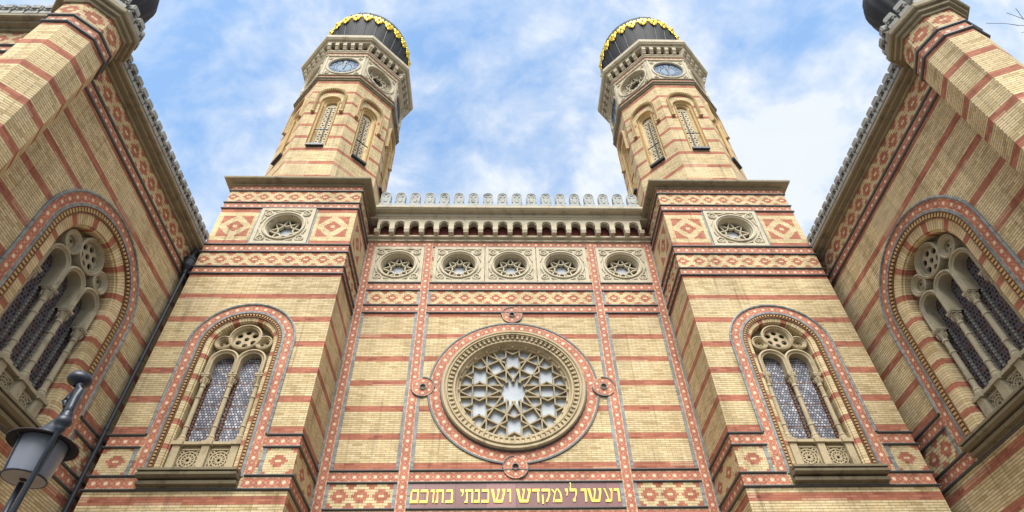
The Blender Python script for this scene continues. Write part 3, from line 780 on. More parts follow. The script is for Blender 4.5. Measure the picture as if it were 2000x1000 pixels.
# ================================================================== CLOCK TOWER (built once about its own axis, copied)
TX, TY, TH = 6.77, .42, 2.05
T = thing('clock_tower', 'brick clock tower whose two clock hands both point straight up, dark gilded dome on top', 'tower', (-TX, TY, 0), 'pair of clock towers')
fs = [Fr((TH * sin(a), -TH * cos(a), 0), (cos(a), sin(a), 0), (sin(a), -cos(a), 0)) for a in (0, pi / 2, pi, -pi / 2)]
WP = dict(zs=11.54, zsill=8.0, Ro=1.32, Ri=.99, Rt=.87, Rv=.77, Rj=.745, dj=-.10, dt=-.17, dg=-.34, stone='stone_wing', border=.06, zleg=7.93, zout=8.95,
          n=2, spacing=.66, rl=.255, zlight=10.72, bigc=(0, 11.84, .385), smallc=[(-.50, 11.66, .205), (.50, 11.66, .205)], stilt=.36, cell=.245, tooth=.08, toothmat='tooth_pale', zbase=8.88, rc=.055, cap=.36, glass='glass_pale', bead='teeth', sillmat='stone_dark', ws=1.13)
WP['stone'] = 'stone'
mb = MB()
mb.poly(fs[0], [rect(-TH, TH, 0, 18.06), archloop(0, 8.0, 11.54, .985, 32), circ(0, 16.055, .64, 32)], 0)
for f_ in fs[1:]: mb.poly(f_, [rect(-TH, TH, 0, 18.06)], 0)
mb.face([(-TH, -TH, 18.07), (TH, -TH, 18.07), (TH, TH, 18.07), (-TH, TH, 18.07)])
mb.obj('base_wall', T, 'wall')
arched_window(T, fs[0], 0, WP)
def around(prof_fn): 
    for f_ in fs: prof_fn(f_)
ft = fs[0]
bm_ = MB()
for z0, z1 in ((14.03, 14.255), (14.93, 15.18), (16.91, 17.14), (17.83, 18.04)):
    m = MB()
    for f_ in fs: m.strip(f_, -TH, TH, z0, z1, .006)
    m.obj('tile_band', T, 'tile')
for z0, z1 in ((7.665, 7.925), (8.645, 8.895)):
    m = MB()
    for k, f_ in enumerate(fs):
        if k == 0:
            m.strip(f_, -TH, -1.06, z0, z1, .006); m.strip(f_, 1.06, TH, z0, z1, .006)
        else: m.strip(f_, -TH, TH, z0, z1, .006)
    m.obj('tile_band', T, 'tile')
for z0, z1 in ((14.315, 14.865), (17.215, 17.745)):
    m = MB()
    for f_ in fs: m.panel(f_, -TH, TH, z0, z1, .005, [(-TH + .2375, 0), (TH + .2375, 0), (TH + .2375, 1), (-TH + .2375, 1)])
    m.obj('lozenge_band', T, 'diamond')
m = MB()
for k, f_ in enumerate(fs):
    for u0, u1 in (((-TH, -1.33), (1.33, TH)) if k == 0 else ((-TH, TH),)):
        n_ = (u1 - u0) / 2; m.panel(f_, u0, u1, 7.985, 8.595, .005, [(-n_ + .36, 0), (n_ + .36, 0), (n_ + .36, 1), (-n_ + .36, 1)])
M['diamond_wide'] = mat_diamond('wide lozenge brick', .72, 11, True)
m.obj('lozenge_panel', T, 'diamond_wide')
m = MB()
for k, f_ in enumerate(fs):
    for c, hw in (((-1.435, .615), (1.435, .615)) if k == 0 else ((-1.36, .68), (0, .68), (1.36, .68))):
        m.panel(f_, c - hw, c + hw, 15.24, 16.865, .004, [(-hw, -.8125), (hw, -.8125), (hw, .8125), (-hw, .8125)])
m.obj('square_lozenge_panel', T, 'square')
for k, f_ in enumerate(fs):
    for z in (7.62, 7.93, 8.60, 8.90, 13.985, 14.26, 14.87, 15.185, 16.865, 17.15, 17.75):
        if k == 0 and z < 9:
            for a, b in ((-TH, -1.08 if z < 8 else -1.3), (1.08 if z < 8 else 1.3, TH)):
                blackline(T, f_, a - (.05 if a < -2 else 0), b + (.05 if b > 2 else 0), z, .045, .05, True)
        else: blackline(T, f_, -TH, TH, z, .045, .05, 'out')
blackline(T, fs[0], -1.1, 1.1, 7.62, .045, .05, True)
for u0, u1 in ((-1.4, -1.32), (1.32, 1.4)): vgrey(T, ft, u0, u1, 7.975, 8.60, .014)
for u0, u1 in ((-.87, -.82), (.82, .87)): vgrey(T, ft, u0, u1, 15.235, 16.86, .014)
star_window(T, ft, 0, 15.245, .81)
m = MB()
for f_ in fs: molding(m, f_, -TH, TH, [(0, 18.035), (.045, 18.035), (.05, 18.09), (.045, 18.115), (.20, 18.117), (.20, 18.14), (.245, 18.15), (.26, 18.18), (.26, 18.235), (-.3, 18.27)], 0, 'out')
m.obj('cornice', T, 'stone_eave')  # whole cornice in the darker stone, for the look of a shaded soffit
# octagon shaft
AP = 1.98
def octf(ap): return [Fr((ap * sin(k * pi / 4), -ap * cos(k * pi / 4), 0), (cos(k * pi / 4), sin(k * pi / 4), 0), (sin(k * pi / 4), -cos(k * pi / 4), 0)) for k in range(8)]
of = octf(AP); TN = math.tan(pi / 8); hs = AP * TN
mb = MB()
for f_ in of: mb.poly(f_, [rect(-hs, hs, 18.05, 25.30), archloop(0, 20.55, 23.66, .37, 16)], 0)
SH = mb.obj('octagonal_shaft', T, 'oct')
def octmold(m, prof):
    for k in range(8):
        c = [(sin((k - .5) * pi / 4), -cos((k - .5) * pi / 4)), (sin((k + .5) * pi / 4), -cos((k + .5) * pi / 4))]
        sc = 1 / cos(pi / 8)
        for (a, z0), (b, z1) in zip(prof, prof[1:]):
            m.face([(c[0][0] * a * sc, c[0][1] * a * sc, z0), (c[1][0] * a * sc, c[1][1] * a * sc, z0), (c[1][0] * b * sc, c[1][1] * b * sc, z1), (c[0][0] * b * sc, c[0][1] * b * sc, z1)])
def lancet():
    f_ = of[0]; t = MB()
    # pierced stone strip: roundels with little foils
    loops = [archloop(0, 20.55, 23.55, .225, 14)]; z = 20.74
    while z < 23.55:
        for a, b, r in ((0, 0, .045), (-.105, 0, .05), (.105, 0, .05), (0, .10, .05), (0, -.10, .05), (-.15, .15, .04), (.15, .15, .04), (-.06, .16, .025), (.06, .16, .025)):
            if z + b < 23.6: loops.append(circ(a, z + b, r, 8))
        z += .31
    t.slab(f_, loops, -.33, -.25)
    win = t.obj('lancet_window', T, 'stone_white')
    j = MB(); j.band(f_, arch(0, 20.55, 23.66, 20, .37), [(.37, 0), (.37, -.10), (.30, -.10), (.30, -.16), (.26, -.17), (.225, -.22), (.225, -.36)]); j.obj('jamb', win, 'oct2')
    h = MB(); h.band(f_, arch(0, 22.83, 23.92, 24, .53), [(.47, 0), (.47, .04), (.49, .09), (.52, .07), (.55, .11), (.575, .08), (.58, 0)]); 
    for u, z, tu, tz in archsteps(0, 22.9, 23.92, .50, .075): h.obox(f_, u, z, tu, tz, .02, -.02, .03, .03, .10)
    for sx in (-1, 1): h.box(f_, sx * .525 - .07, sx * .525 + .07, 22.76, 22.84, 0, .12)
    h.obj('hood_mould', win, 'tooth_stone')
    b = MB(); b.poly(f_, [archloop(0, 20.5, 23.66, .3, 12)], -.34); b.obj('glass', win, 'void')
    s = MB(); s.box(f_, -.30, .30, 20.45, 20.55, -.3, .11); s.obj('sill', win, 'iron')
    r = MB(); r.box(f_, -.30, .30, 21.75, 21.78, -.11, -.08); r.obj('tie_bar', win, 'iron')
    c = MB()
    for sx in (-1, 1): c.tube([f_.p(sx * .29, z, -.06) for z in (20.56, 20.7, 23.4, 23.6)], [.05, .035, .035, .05], 8)
    c.obj('slender_column', win, 'tooth_pale')
    return win
t2 = NT('pale reveal brick'); t2.out(t2.val(t2.mix(0.0, (.62, .46, .24), (.6, .4, .2)), stains(t2)), .9); M['oct2'] = t2.m
M['tooth_stone'] = mat_stone('ochre hood stone', (.50, .38, .20), (.38, .27, .13), (.14, .09, .05), .5)
LW = lancet()
for k in range(1, 8): part_copy(LW, T, None, k * pi / 4)
# band under the clock storey
m = MB(); octmold(m, [(AP, 25.24), (AP + .05, 25.26), (AP + .06, 25.33), (AP + .10, 25.35), (AP + .10, 25.42), (AP, 25.44)]); m.obj('string_course', T, 'stone_dark')
m = MB()
for f_ in octf(AP + .02):
    h2 = (AP + .02) * TN; m.strip(f_, -h2, h2, 25.44, 25.66, .004, cell=.21)
m.obj('tile_band', T, 'tile')
m = MB(); octmold(m, [(AP + .02, 25.64), (AP + .06, 25.65), (AP + .07, 25.70), (AP + .02, 25.72)]); m.obj('thin_moulding', T, 'stone_dark')
m = MB(); oc = octf(AP + .02); h2 = (AP + .02) * TN
for k, f_ in enumerate(oc): m.poly(f_, [rect(-h2, h2, 25.70, 27.36), circ(0, 26.52, .62, 32)], 0)
for k, f_ in enumerate(oc):
    m.band(f_, ring(0, 26.52, 32), [(.72, 0), (.72, .04), (.66, .05), (.63, .02), (.62, -.10 if k % 2 == 0 else -.25)])
    for su in (-1, 1):
        for sz in (-1, 1):
            m.band(f_, ring(su * .60, 26.52 + sz * .62, 10), [(.10, 0), (.09, .04), (.05, .04), (.04, 0)])
    for sx in (-1, 1): m.box(f_, sx * (h2 - .055) - .035, sx * (h2 - .055) + .035, 25.72, 27.34, 0, .03)
m.obj('clock_storey', T, 'stone_white')
# clock
def clock():
    f_ = oc[0]; d = MB(); cz = 26.52
    d.poly(f_, [circ(0, cz, .62, 40)], -.06); face = d.obj('clock', T, 'dial_blue')
    w_ = MB()
    for i in range(12):                      # glazed fields between the ring's numerals
        a0, a1 = 2 * pi * (i + .13) / 12, 2 * pi * (i + .87) / 12
        w_.band(f_, ring(0, cz, 4, 1, a0 + pi / 12, a1 + pi / 12), [(.575, -.054), (.39, -.054)])
    w_.poly(f_, [circ(0, cz, .30, 24)], -.054)
    w_.obj('dial_glass', face, 'dial_white')
    n_ = MB()
    for i in range(12):                      # roman strokes on the dial ring
        a = 2 * pi * i / 12
        for k in range(1 + i % 3): n_.obox(f_, .48 * sin(a) + (k - (i % 3) / 2) * .035 * cos(a), cz + .48 * cos(a) - (k - (i % 3) / 2) * .035 * sin(a), sin(a), cos(a), .065, -.008, .008, -.054, -.046)
    n_.band(f_, ring(0, cz, 40), [(.62, -.058), (.62, -.03), (.585, -.03), (.575, -.05)]); n_.band(f_, ring(0, cz, 32), [(.39, -.05), (.375, -.045), (.34, -.045), (.325, -.05)])
    n_.obj('numeral_ring', face, 'dial_navy')
    h = MB(); h.slab(f_, [[(-.03, cz - .1), (.03, cz - .1), (.045, cz + .12), (.09, cz + .2), (0, cz + .33), (-.09, cz + .2), (-.045, cz + .12)]], -.04, -.03); h.obj('hour_hand', face, 'hand')
    q = MB(); q.slab(f_, [[(-.028, -.16), (.028, -.16), (.03, .3), (.055, .42), (0, .56), (-.055, .42), (-.03, .3)]], -.026, -.016)
    qh = q.obj('minute_hand', face, 'hand'); qh.location = (0, 0, cz)
    return face
M['dial_navy'] = mat_plain('dial numerals navy', (.03, .05, .09), .5)
CK = clock()
for k in (2, 4, 6): part_copy(CK, T, None, k * pi / 4)
def rosette():
    f_ = oc[0]; t = MB(); star_bars(t, f_, 0, 26.52, .60, 3, 8, -.25, -.15, .05)
    t.band(f_, ring(0, 26.52, 32), [(.62, -.15), (.55, -.15), (.55, -.25)])
    for i in range(8):
        a = 2 * pi * (i + .5) / 8; t.band(f_, ring(.46 * cos(a), 26.52 + .46 * sin(a), 8), [(.085, -.24), (.085, -.17), (.05, -.17), (.05, -.24)])
    r = t.obj('rosette_window', T, 'stone_white'); b = MB(); b.poly(f_, [circ(0, 26.52, .63, 24)], -.255); b.obj('glass', r, 'void'); return r
RS = rosette(); RS.rotation_euler = (0, 0, pi / 4)
for k in (3, 5, 7): part_copy(RS, T, None, k * pi / 4)
m = MB()
for f_ in octf(AP + .03):
    h2 = (AP + .03) * TN; m.strip(f_, -h2, h2, 27.42, 27.62, .004, cell=.21)
m.obj('tile_band', T, 'tile')
m = MB(); octmold(m, [(AP + .02, 27.34), (AP + .07, 27.35), (AP + .08, 27.41), (AP + .02, 27.43)]); octmold(m, [(AP + .02, 27.62), (AP + .08, 27.63), (AP + .09, 27.69), (AP + .12, 27.71), (AP + .12, 27.76), (AP, 27.78)])
octmold(m, [(AP, 28.20), (AP + .25, 28.212), (AP + .26, 28.30), (AP + .25, 28.325), (AP + .35, 28.327), (AP + .36, 28.36), (AP + .40, 28.40), (AP + .41, 28.46), (AP + .41, 28.60), (.8, 28.70)])
UC = m.obj('upper_cornice', T, 'stone_white')
m = MB(); octmold(m, [(AP - .02, 27.7), (AP - .02, 28.25)]); m.obj('red_frieze', UC, 'redwall')
AB = AP + .02; PB = 2 * AB * TN / 5
def upper_bracket():
    c = MB(); f_ = oc[0]; hwb = .078
    c.box(f_, -hwb, hwb, 27.98, 28.21, -.02, .23); c.box(f_, -hwb * .85, hwb * .85, 27.90, 27.98, -.02, .19)
    c.tube([f_.p(-hwb * .9, 27.85, .10), f_.p(hwb * .9, 27.85, .10)], .075, 8)
    return c.obj('bracket', UC, 'stone_white')
b0 = upper_bracket(); first = True
for k in range(8):
    for i in range(5):
        u = (i - 2) * PB - PB / 2 + .0
        o = b0 if first else part_copy(b0, UC); first = False
        o.rotation_euler = (0, 0, k * pi / 4); o.location = (cos(k * pi / 4) * u, sin(k * pi / 4) * u, 0)
# dome
dp = [(1.80, 28.62), (1.82, 28.80), (1.68, 28.86), (1.62, 29.2), (1.66, 29.7), (1.78, 30.4), (1.88, 31.0), (1.94, 31.5), (1.955, 31.8), (1.93, 32.1), (1.82, 32.5), (1.55, 33.0), (1.25, 33.4), (.92, 33.8), (.6, 34.2), (.3, 34.6), (.12, 35.0), (.0, 35.2)]
m = MB(); m.lathe((0, 0, 0), dp, 96)
# slight swelling of each gore
for i, v_ in enumerate(m.v):
    a = atan2(v_.y, v_.x); r = math.hypot(v_.x, v_.y)
    if v_.z > 28.9: k = 1 + .006 * (abs(cos(12 * a)) - .6); v_.x *= k; v_.y *= k
DO = m.obj('dome', T, 'lead', smooth=True)
m = MB(); rp = [q for q in dp if q[1] > 28.85 and q[0] > .3]
seam_pts = [(r * 1.003 + .004, 0, z) for r, z in rp]
m.tube(seam_pts, .013, 6); sm0 = m.obj('dome_seam', DO, 'seam'); sm0.rotation_euler = (0, 0, pi / 24 + pi / 48 - pi / 48)
for i in range(1, 24): part_copy(sm0, DO, None, pi / 24 + i * 2 * pi / 24)
def flower():
    m = MB(); f_ = Fr((0, -1.965, 0), (1, 0, 0), (0, -1, 0)); cz = 31.58
    def petal(cx, cy, r, d):
        N = 10
        for i in range(N):
            a, b = 2 * pi * i / N, 2 * pi * (i + 1) / N
            p = lambda t, k, h: f_.p(cx + r * k * cos(t), cz + cy + r * k * sin(t), h - ((cx + r * k * cos(t)) ** 2) / 4.0)
            m.face([p(a, 1, 0), p(b, 1, 0), p(b, .75, d), p(a, .75, d)]); m.face([p(a, .75, d), p(b, .75, d), p(b, .25, d * .55), p(a, .25, d * .55)]); m.face([p(a, .25, d * .55), p(b, .25, d * .55), f_.p(cx, cz + cy, d * .8)])
    for a, r, q in ((90, .105, .125), (18, .10, .125), (162, .10, .125), (-54, .10, .125), (234, .10, .125)): petal(q * cos(radians(a)), q * sin(radians(a)), r, .07)
    petal(0, 0, .075, .12); petal(-.205, .09, .05, .05); petal(.205, .09, .05, .05)
    for x_, y_, r in ((-.17, .19, .06), (.17, .19, .06), (0, .25, .05), (0, -.235, .075), (-.085, -.20, .05), (.085, -.20, .05), (0, -.33, .045)): petal(x_, y_, r, .05)
    return m.obj('gold_flower', DO, 'gold', smooth=True)
fl = flower(); fl.rotation_euler = (0, 0, pi / 24)
for i in range(1, 24): part_copy(fl, DO, None, pi / 24 + i * 2 * pi / 24)
m = MB(); m.lathe((0, 0, 0), [(.12, 34.9), (.06, 35.0), (.16, 35.2), (.2, 35.4), (.16, 35.6), (.05, 35.8), (.03, 36.2), (0, 36.3)], 16); m.obj('finial', T, 'gold', smooth=True)
T2 = copy_tree(T); T2.location = (TX, TY, 0)
T2['label'] = 'brick clock tower whose two clock hands point opposite ways, up and down, dark gilded dome'
for c in T2.children:
    if c.name.startswith('clock') and not c.name.startswith('clock_storey'):
        for h in c.children:
            if h.name.startswith('minute_hand'): h.rotation_euler = (0, pi, 0) if True else None

# ================================================================== SIDE WINGS
def wing(s, label, front):
    T_ = thing('side_wing', label, 'wing', (s * 9.13, 0, 0), 'two projecting side wings')
    YF = -7.75; YB = .6
    fw = Fr((0, 0, 0), (0, 1, 0), (-s, 0, 0))               # u = world y
    ff = Fr((0, YF, 0), (s, 0, 0), (0, -1, 0))               # street front, u outwards
    cu = -4.19; Wd = front
    P = dict(zs=11.18, zsill=7.98, Ro=1.86, Ri=1.52, Rt=1.36, Rv=1.13, Rj=1.08, dj=-.10, dt=-.25, dg=-.52, stone='stone_wing', border=.062, zleg=7.93, zout=8.94,
          n=3, spacing=.635, rl=.245, zlight=10.55, bigc=(0, 11.85, .40), smallc=[(-.60, 11.65, .26), (.60, 11.65, .26)], stilt=.50, cell=.245, tooth=.095, toothmat='tooth_pale', zbase=8.80, rc=.06, cap=.34, glass='glass_dark', bead='cresting', sillmat='stone_dark', ws=1.62)
    m = MB(); m.poly(fw, [rect(YF, YB, 0, 15.0), archloop(cu, 7.98, 11.18, 1.53, 36)], 0)
    m.poly(ff, [rect(0, Wd, 0, 15.0)], 0); m.poly(Fr((s * Wd, 0, 0), (0, 1, 0), (s, 0, 0)), [rect(YF, YB + 6, 0, 15.0)], 0)
    if Wd < 2: m.poly(Fr((0, -3.6, 0), (s, 0, 0), (0, -1, 0)), [rect(Wd, 9, 0, 15.0)], 0); m.face([(s * Wd, -3.6, 15), (s * 9, -3.6, 15), (s * 9, YB + 6, 15), (s * Wd, YB + 6, 15)])
    m.face([(0, YF, 15.02), (s * Wd, YF, 15.02), (s * Wd, YB + 6, 15.02), (0, YB + 6, 15.02)])
    m.obj('wall', T_, 'wall')
    arched_window(T_, fw, cu, P)
    def pair(mm, z0, z1, gap=None):
        if gap: mm.strip(fw, YF, cu - gap, z0, z1, .006); mm.strip(fw, cu + gap, -1.2, z0, z1, .006)
        else: mm.strip(fw, YF, -1.2, z0, z1, .006)
        mm.strip(ff, 0, Wd, z0, z1, .006)
    for z0, z1, gap in ((7.665, 7.925, 1.6), (8.645, 8.895, 1.6), (14.03, 14.27, None)):
        for fr_, a, b in ([(fw, YF, cu - gap), (fw, cu + gap, -1.2)] if gap else [(fw, YF, -1.2)]) + [(ff, 0, Wd)]:
            q = MB(); q.strip(fr_, a, b, z0, z1, .006); q.obj('tile_band', T_, 'tile')
    q = MB(); n_ = 14
    L_ = -1.2 - YF
    q.panel(fw, YF, -1.2, 14.325, 14.93, .005, [(0, 0), (L_, 0), (L_, 1), (0, 1)]); q.panel(ff, 0, Wd, 14.325, 14.93, .005, [(0, 0), (Wd, 0), (Wd, 1), (0, 1)])
    q.obj('lozenge_band', T_, 'diamond_big')
    for u0, u1 in ((YF, cu - 1.94), (cu + 1.94, -1.2)):
        q = MB(); n_ = u1 - u0; q.panel(fw, u0, u1, 7.985, 8.595, .005, [(0, 0), (n_, 0), (n_, 1), (0, 1)]); q.obj('lozenge_panel', T_, 'diamond_big')
    q = MB(); q.panel(ff, 0, Wd, 7.985, 8.595, .005, [(0, 0), (Wd, 0), (Wd, 1), (0, 1)])
    q.obj('lozenge_panel', T_, 'diamond_big')
    for z in (7.62, 7.93, 8.60, 8.90, 13.985, 14.275):
        if z < 13:
            g_ = 1.63 if z < 7.7 else 1.62 if z < 8 else 1.86
            blackline(T_, fw, YF, cu - g_, z, .05, .05, True); blackline(T_, fw, cu + g_, -1.2, z, .05, .05, True)
        else: blackline(T_, fw, YF, -1.2, z, .05, .05, True)
        blackline(T_, ff, 0, Wd, z, .05, .05, True)
    blackline(T_, fw, cu - 1.63, cu + 1.63, 7.60, .04, .045, True)
    for u in (cu - 1.94, cu + 1.86): vgrey(T_, fw, u, u + .08, 7.98, 8.6, .014)
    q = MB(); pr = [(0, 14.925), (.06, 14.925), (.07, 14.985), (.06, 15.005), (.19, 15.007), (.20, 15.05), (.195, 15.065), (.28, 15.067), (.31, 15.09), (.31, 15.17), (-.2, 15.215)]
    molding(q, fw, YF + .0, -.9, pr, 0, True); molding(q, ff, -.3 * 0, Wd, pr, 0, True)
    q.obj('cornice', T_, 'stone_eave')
    mm = notched_merlon(.215, .42, .08)
    m0 = mm.obj('merlon', T_, 'cresting', 'void'); m0.location = (-s * .225, -1.75, 15.215); m0.rotation_euler = (0, 0, -s * pi / 2)
    y = -1.75 - .29
    while y > -7.0: part_copy(m0, T_, (-s * .225, y, 15.215), -s * pi / 2); y -= .29
    x = .9
    while x < min(6.0, Wd): part_copy(m0, T_, (s * x, YF - .225, 15.215), 0); x += .29
    return T_
wing(-1, 'striped brick wing with tall three-light arched window, standing behind the street lamp', 9.0)
wing(1, 'striped brick wing with tall three-light arched window, its corner turret beside bare twigs', .8)

# ================================================================== CORNER TURRETS
def turret(s, cx, cy, R, a0, label):
    T_ = thing('corner_turret', label, 'turret', (cx, cy, 0), 'pair of corner turrets')
    def loop(r): return [Vector((r * cos(a0 + k * pi / 4), r * sin(a0 + k * pi / 4), 0)) for k in range(8)]
    L = loop(R)
    def fr_(k, ex=0.0):
        a, b = loop(R + ex)[k], loop(R + ex)[(k + 1) % 8]; mid = (a + b) / 2; u = (b - a).normalized(); n = Vector((u.y, -u.x, 0)); return Fr(mid, u, n), (b - a).length / 2
    m = MB()
    for k in range(8): f_, h = fr_(k); m.poly(f_, [rect(-h, h, 0, 15.0)], 0)
    m.obj('shaft', T_, 'wall')
    m = MB()
    for k in range(8): f_, h = fr_(k); m.strip(f_, -h, h, 14.03, 14.27, .006, cell=.235)
    m.obj('tile_band', T_, 'tile')
    m = MB()
    for k in range(8): f_, h = fr_(k); m.panel(f_, -h, h, 14.325, 14.93, .005, [(.241 - h, 0), (.241 + h, 0), (.241 + h, 1), (.241 - h, 1)])
    m.obj('lozenge_panel', T_, 'diamond_big')
    def om(m, prof):
        for (e0, z0), (e1, z1) in zip(prof, prof[1:]):
            A, B = loop(R + e0), loop(R + e1)
            for k in range(8):
                j = (k + 1) % 8; m.face([A[k] + Vector((0, 0, z0)), A[j] + Vector((0, 0, z0)), B[j] + Vector((0, 0, z1)), B[k] + Vector((0, 0, z1))])
    m = MB()
    for z in (13.985, 14.275): om(m, [(0, z), (.03, z), (.05, z + .02), (.05, z + .05), (0, z + .06)])
    m.obj('dark_moulding', T_, 'black')
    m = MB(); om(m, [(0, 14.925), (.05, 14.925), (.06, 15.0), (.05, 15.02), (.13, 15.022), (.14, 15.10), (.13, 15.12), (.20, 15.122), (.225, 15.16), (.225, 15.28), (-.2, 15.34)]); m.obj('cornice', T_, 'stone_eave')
    mm = notched_merlon(.20, .44, .07)
    m0 = None
    for k in range(8):
        f_, h = fr_(k, .12)
        for t in (-.5, .5):
            p = f_.p(t * h, 0, 0)
            if m0 is None: m0 = o = mm.obj('merlon', T_, 'cresting', 'void')
            else: o = part_copy(m0, T_)
            o.location = (p.x, p.y, 15.31); o.rotation_euler = (0, 0, atan2(f_.U.y, f_.U.x))
    m = MB(); m.lathe((0, 0, 0), [(.42, 15.3), (.42, 15.75), (.40, 15.8), (.43, 16.0), (.52, 16.3), (.585, 16.6), (.60, 16.85), (.585, 17.05), (.53, 17.3), (.43, 17.55), (.30, 17.75), (.15, 17.95), (.07, 18.15), (0, 18.2)], 64)
    for v_ in m.v:
        a = atan2(v_.y, v_.x)
        if v_.z > 15.82: k = 1 + .05 * (abs(cos(8 * a)) - .6); v_.x *= k; v_.y *= k
    d = m.obj('dome', T_, 'lead', smooth=True)
    m = MB(); m.lathe((0, 0, 0), [(.05, 18.1), (.1, 18.3), (.05, 18.45), (.02, 18.9), (0, 18.95)], 10); m.obj('finial', T_, 'lead', smooth=True)
    return T_
turret(-1, -9.06, -7.81, .61, pi / 8, 'octagonal brick turret with a flat face to the street, on the wing behind the lamp')
turret(1, 9.05, -7.9, .63, 0, 'octagonal brick turret set edge-on to the street, next to the bare twigs')

# ================================================================== DRAINPIPE
D_ = thing('drainpipe', 'black iron drainpipe with hopper in the corner between wing and clock tower', 'drainpipe', (-8.98, -1.62, 0))
m = MB(); m.tube([(0, -.02, z) for z in (0.0, 6, 10, 14.05)], .045, 10)
for z in (1.5, 3.4, 5.3, 7.2, 9.1, 11.0, 12.9): m.tube([(0, -.02, z - .04), (0, -.02, z + .04)], .056, 10)
m.obj('pipe', D_, 'iron')
m = MB(); m.lathe((0, -.03, 0), [(.05, 14.0), (.06, 14.1), (.14, 14.22), (.15, 14.26), (.15, 14.48), (.17, 14.5), (.17, 14.54), (.13, 14.54), (.13, 14.4), (0, 14.38)], 12); m.tube([(0, -.03, 14.5), (0, -.03, 14.95)], .06, 8); m.obj('hopper', D_, 'iron')

# ================================================================== STREET LAMP
LX, LY = -3.47, -9.8
L_ = thing('street_lamp', 'dark iron street lamp with crook arm, brown brim and opal glass lantern', 'street lamp', (LX, LY, 0))
m = MB(); m.lathe((0, 0, 0), [(.16, 0), (.16, .12), (.11, .2), (.09, .7), (.06, .8), (.024, .9), (.018, 2.4), (.0165, 3.90), (.03, 3.92), (.036, 3.94), (.034, 3.955), (.05, 3.97), (.054, 3.995), (.046, 4.02), (.032, 4.03), (.034, 4.05), (.026, 4.07)], 16)
m.obj('pole', L_, 'lamp_iron', smooth=True)
lx, ly = -.185, .17                                   # lantern axis beside and behind the pole
m = MB(); m.tube([(0, 0, 4.03), (-.012, .01, 4.12), (-.026, .02, 4.21), (-.035, .025, 4.28), (-.055, .04, 4.325), (-.075, .055, 4.33)], [.026, .023, .024, .026, .026, .022], 12)
m.tube([(-.075, .055, 4.32), (-.10, .085, 4.27), (-.105, .09, 4.21), (-.12, .11, 4.14), (lx, ly, 4.10), (lx, ly, 4.02)], [.022, .03, .022, .018, .02, .02], 12)
m.tube([(-.095, .085, 4.21), (-.125, .08, 4.26), (-.14, .085, 4.22), (-.122, .09, 4.18), (-.105, .09, 4.195)], [.02, .024, .022, .018, .014], 8)
m.tube([(-.02, .015, 4.06), (-.05, .05, 4.13), (-.085, .08, 4.22)], [.022, .026, .022], 10)
m.obj('crook_arm', L_, 'lamp_iron', smooth=True)
m = MB(); m.lathe((-.10, .06, 0), [(.02, 4.335), (.035, 4.35), (.068, 4.36), (.082, 4.38), (.082, 4.405), (.062, 4.435), (.03, 4.45), (0, 4.455)], 18); m.obj('finial', L_, 'lamp_iron', smooth=True)
c = Vector((lx, ly, 0)); dz = .135
def lz(p): return [(r, z + dz) for r, z in p]
m = MB(); m.lathe(c, lz([(.0, 3.98), (.03, 3.97), (.05, 3.92), (.095, 3.86), (.11, 3.84), (.115, 3.82)]), 20)
LN = m.obj('lantern', L_, 'lamp_iron', smooth=True)
m = MB(); m.lathe(c, lz([(.11, 3.83), (.222, 3.785), (.222, 3.772), (.16, 3.79), (.10, 3.82)]), 28); m.obj('brim', LN, 'brim', smooth=True)
m = MB(); m.lathe(c, lz([(.150, 3.79), (.151, 3.74), (.140, 3.60), (.132, 3.53)]), 28); m.obj('glass_shade', LN, 'opal', smooth=True)
m = MB(); m.lathe(c, lz([(0, 3.517), (.130, 3.52), (.132, 3.53)]), 28); m.cur = 1; m.lathe(c, lz([(0, 3.512), (.022, 3.513), (.026, 3.519)]), 12); m.obj('bottom_glass', LN, 'opal_warm', 'brim')
m = MB()
for k in range(24):
    a, b = 2 * pi * k / 24, 2 * pi * (k + 1) / 24
    m.tube([c + Vector((cos(a) * .134, sin(a) * .134, 3.525 + dz)), c + Vector((cos(b) * .134, sin(b) * .134, 3.525 + dz))], .007, 6, False)
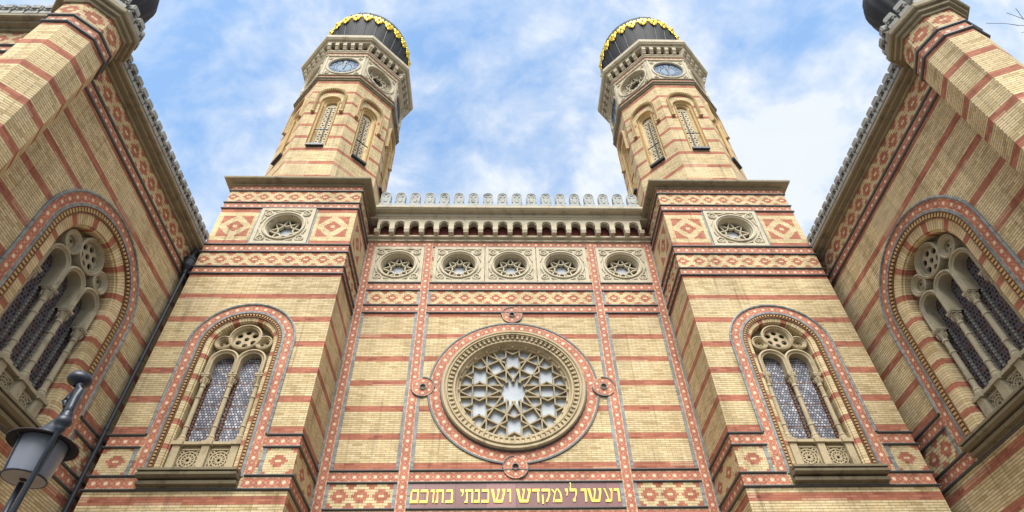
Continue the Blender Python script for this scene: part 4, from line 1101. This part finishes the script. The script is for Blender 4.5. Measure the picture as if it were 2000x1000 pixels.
for k in range(4):
    a = pi / 4 + k * pi / 2 + .3; m.tube([c + Vector((cos(a) * .137, sin(a) * .137, 3.52 + dz)), c + Vector((cos(a) * .157, sin(a) * .157, 3.77 + dz)), c + Vector((cos(a) * .19, sin(a) * .19, 3.785 + dz))], .006, 6)
m.obj('cage', LN, 'iron')
m = MB(); m.tube([(0, 0, 3.15), (lx * .5, ly * .4, 3.2), (lx, ly, 3.3), (lx, ly, 3.63)], .018, 8); m.obj('lower_stay', L_, 'lamp_iron', smooth=True)

# ================================================================== BARE TREE at the right
random.seed(11)
TR = thing('bare_tree', 'leafless tree with thin twigs reaching in beside the turret', 'tree', (9.3, -9.5, 0))
m = MB(); m.tube([(0, 0, 0), (.05, 0, 3), (.0, .05, 6), (.05, 0, 9), (.1, 0, 12), (.15, .05, 14)], [.2, .17, .14, .10, .06, .02], 10); m.obj('trunk', TR, 'bark', smooth=True)
m = MB()
def branch(p, d, L, r, dep):
    pts = [p]; q = Vector(p); dd = Vector(d)
    for i in range(6):
        dd = (dd + Vector((random.uniform(-.16, .16), random.uniform(-.16, .16), random.uniform(-.14, .14)))).normalized(); q = q + dd * L / 6; pts.append(q.copy())
        if dep > 0 and i >= 2 and random.random() < .7:
            e = (dd + Vector((random.uniform(-.7, .7), random.uniform(-.7, .7), random.uniform(-.6, .6)))).normalized(); branch(q, e, L * random.uniform(.35, .55), r * .6, dep - 1)
    m.tube(pts, [max(.004, r * .45 * (1 - i / 6.5)) for i in range(7)], 5, False)
for z, dx, dz_, L in ((9.3, -1, .12, 1.4), (9.9, -1, .05, 1.5), (10.7, -1, -.05, 1.6), (11.6, -1, .05, 1.2)):
    branch(Vector((0, 0, z)), Vector((dx, random.uniform(-.25, .25), dz_)).normalized(), L, .022, 1)
for k in range(10):
    a = -.9 + k * .17; z = 6.0 + k * .5; branch(Vector((0, 0, z)), Vector((cos(a), sin(a), .6)).normalized(), 2.6 - k * .08, .035, 1)
m.obj('crown', TR, 'bark')

# ================================================================== GROUND
m = MB(); m.face([(-3000, -3000, 0), (3000, -3000, 0), (3000, 3000, 0), (-3000, 3000, 0)])
g0 = m.obj('ground', None, 'pave'); g0['kind'] = 'structure'
g0['label'] = 'grey granite paving of the forecourt'
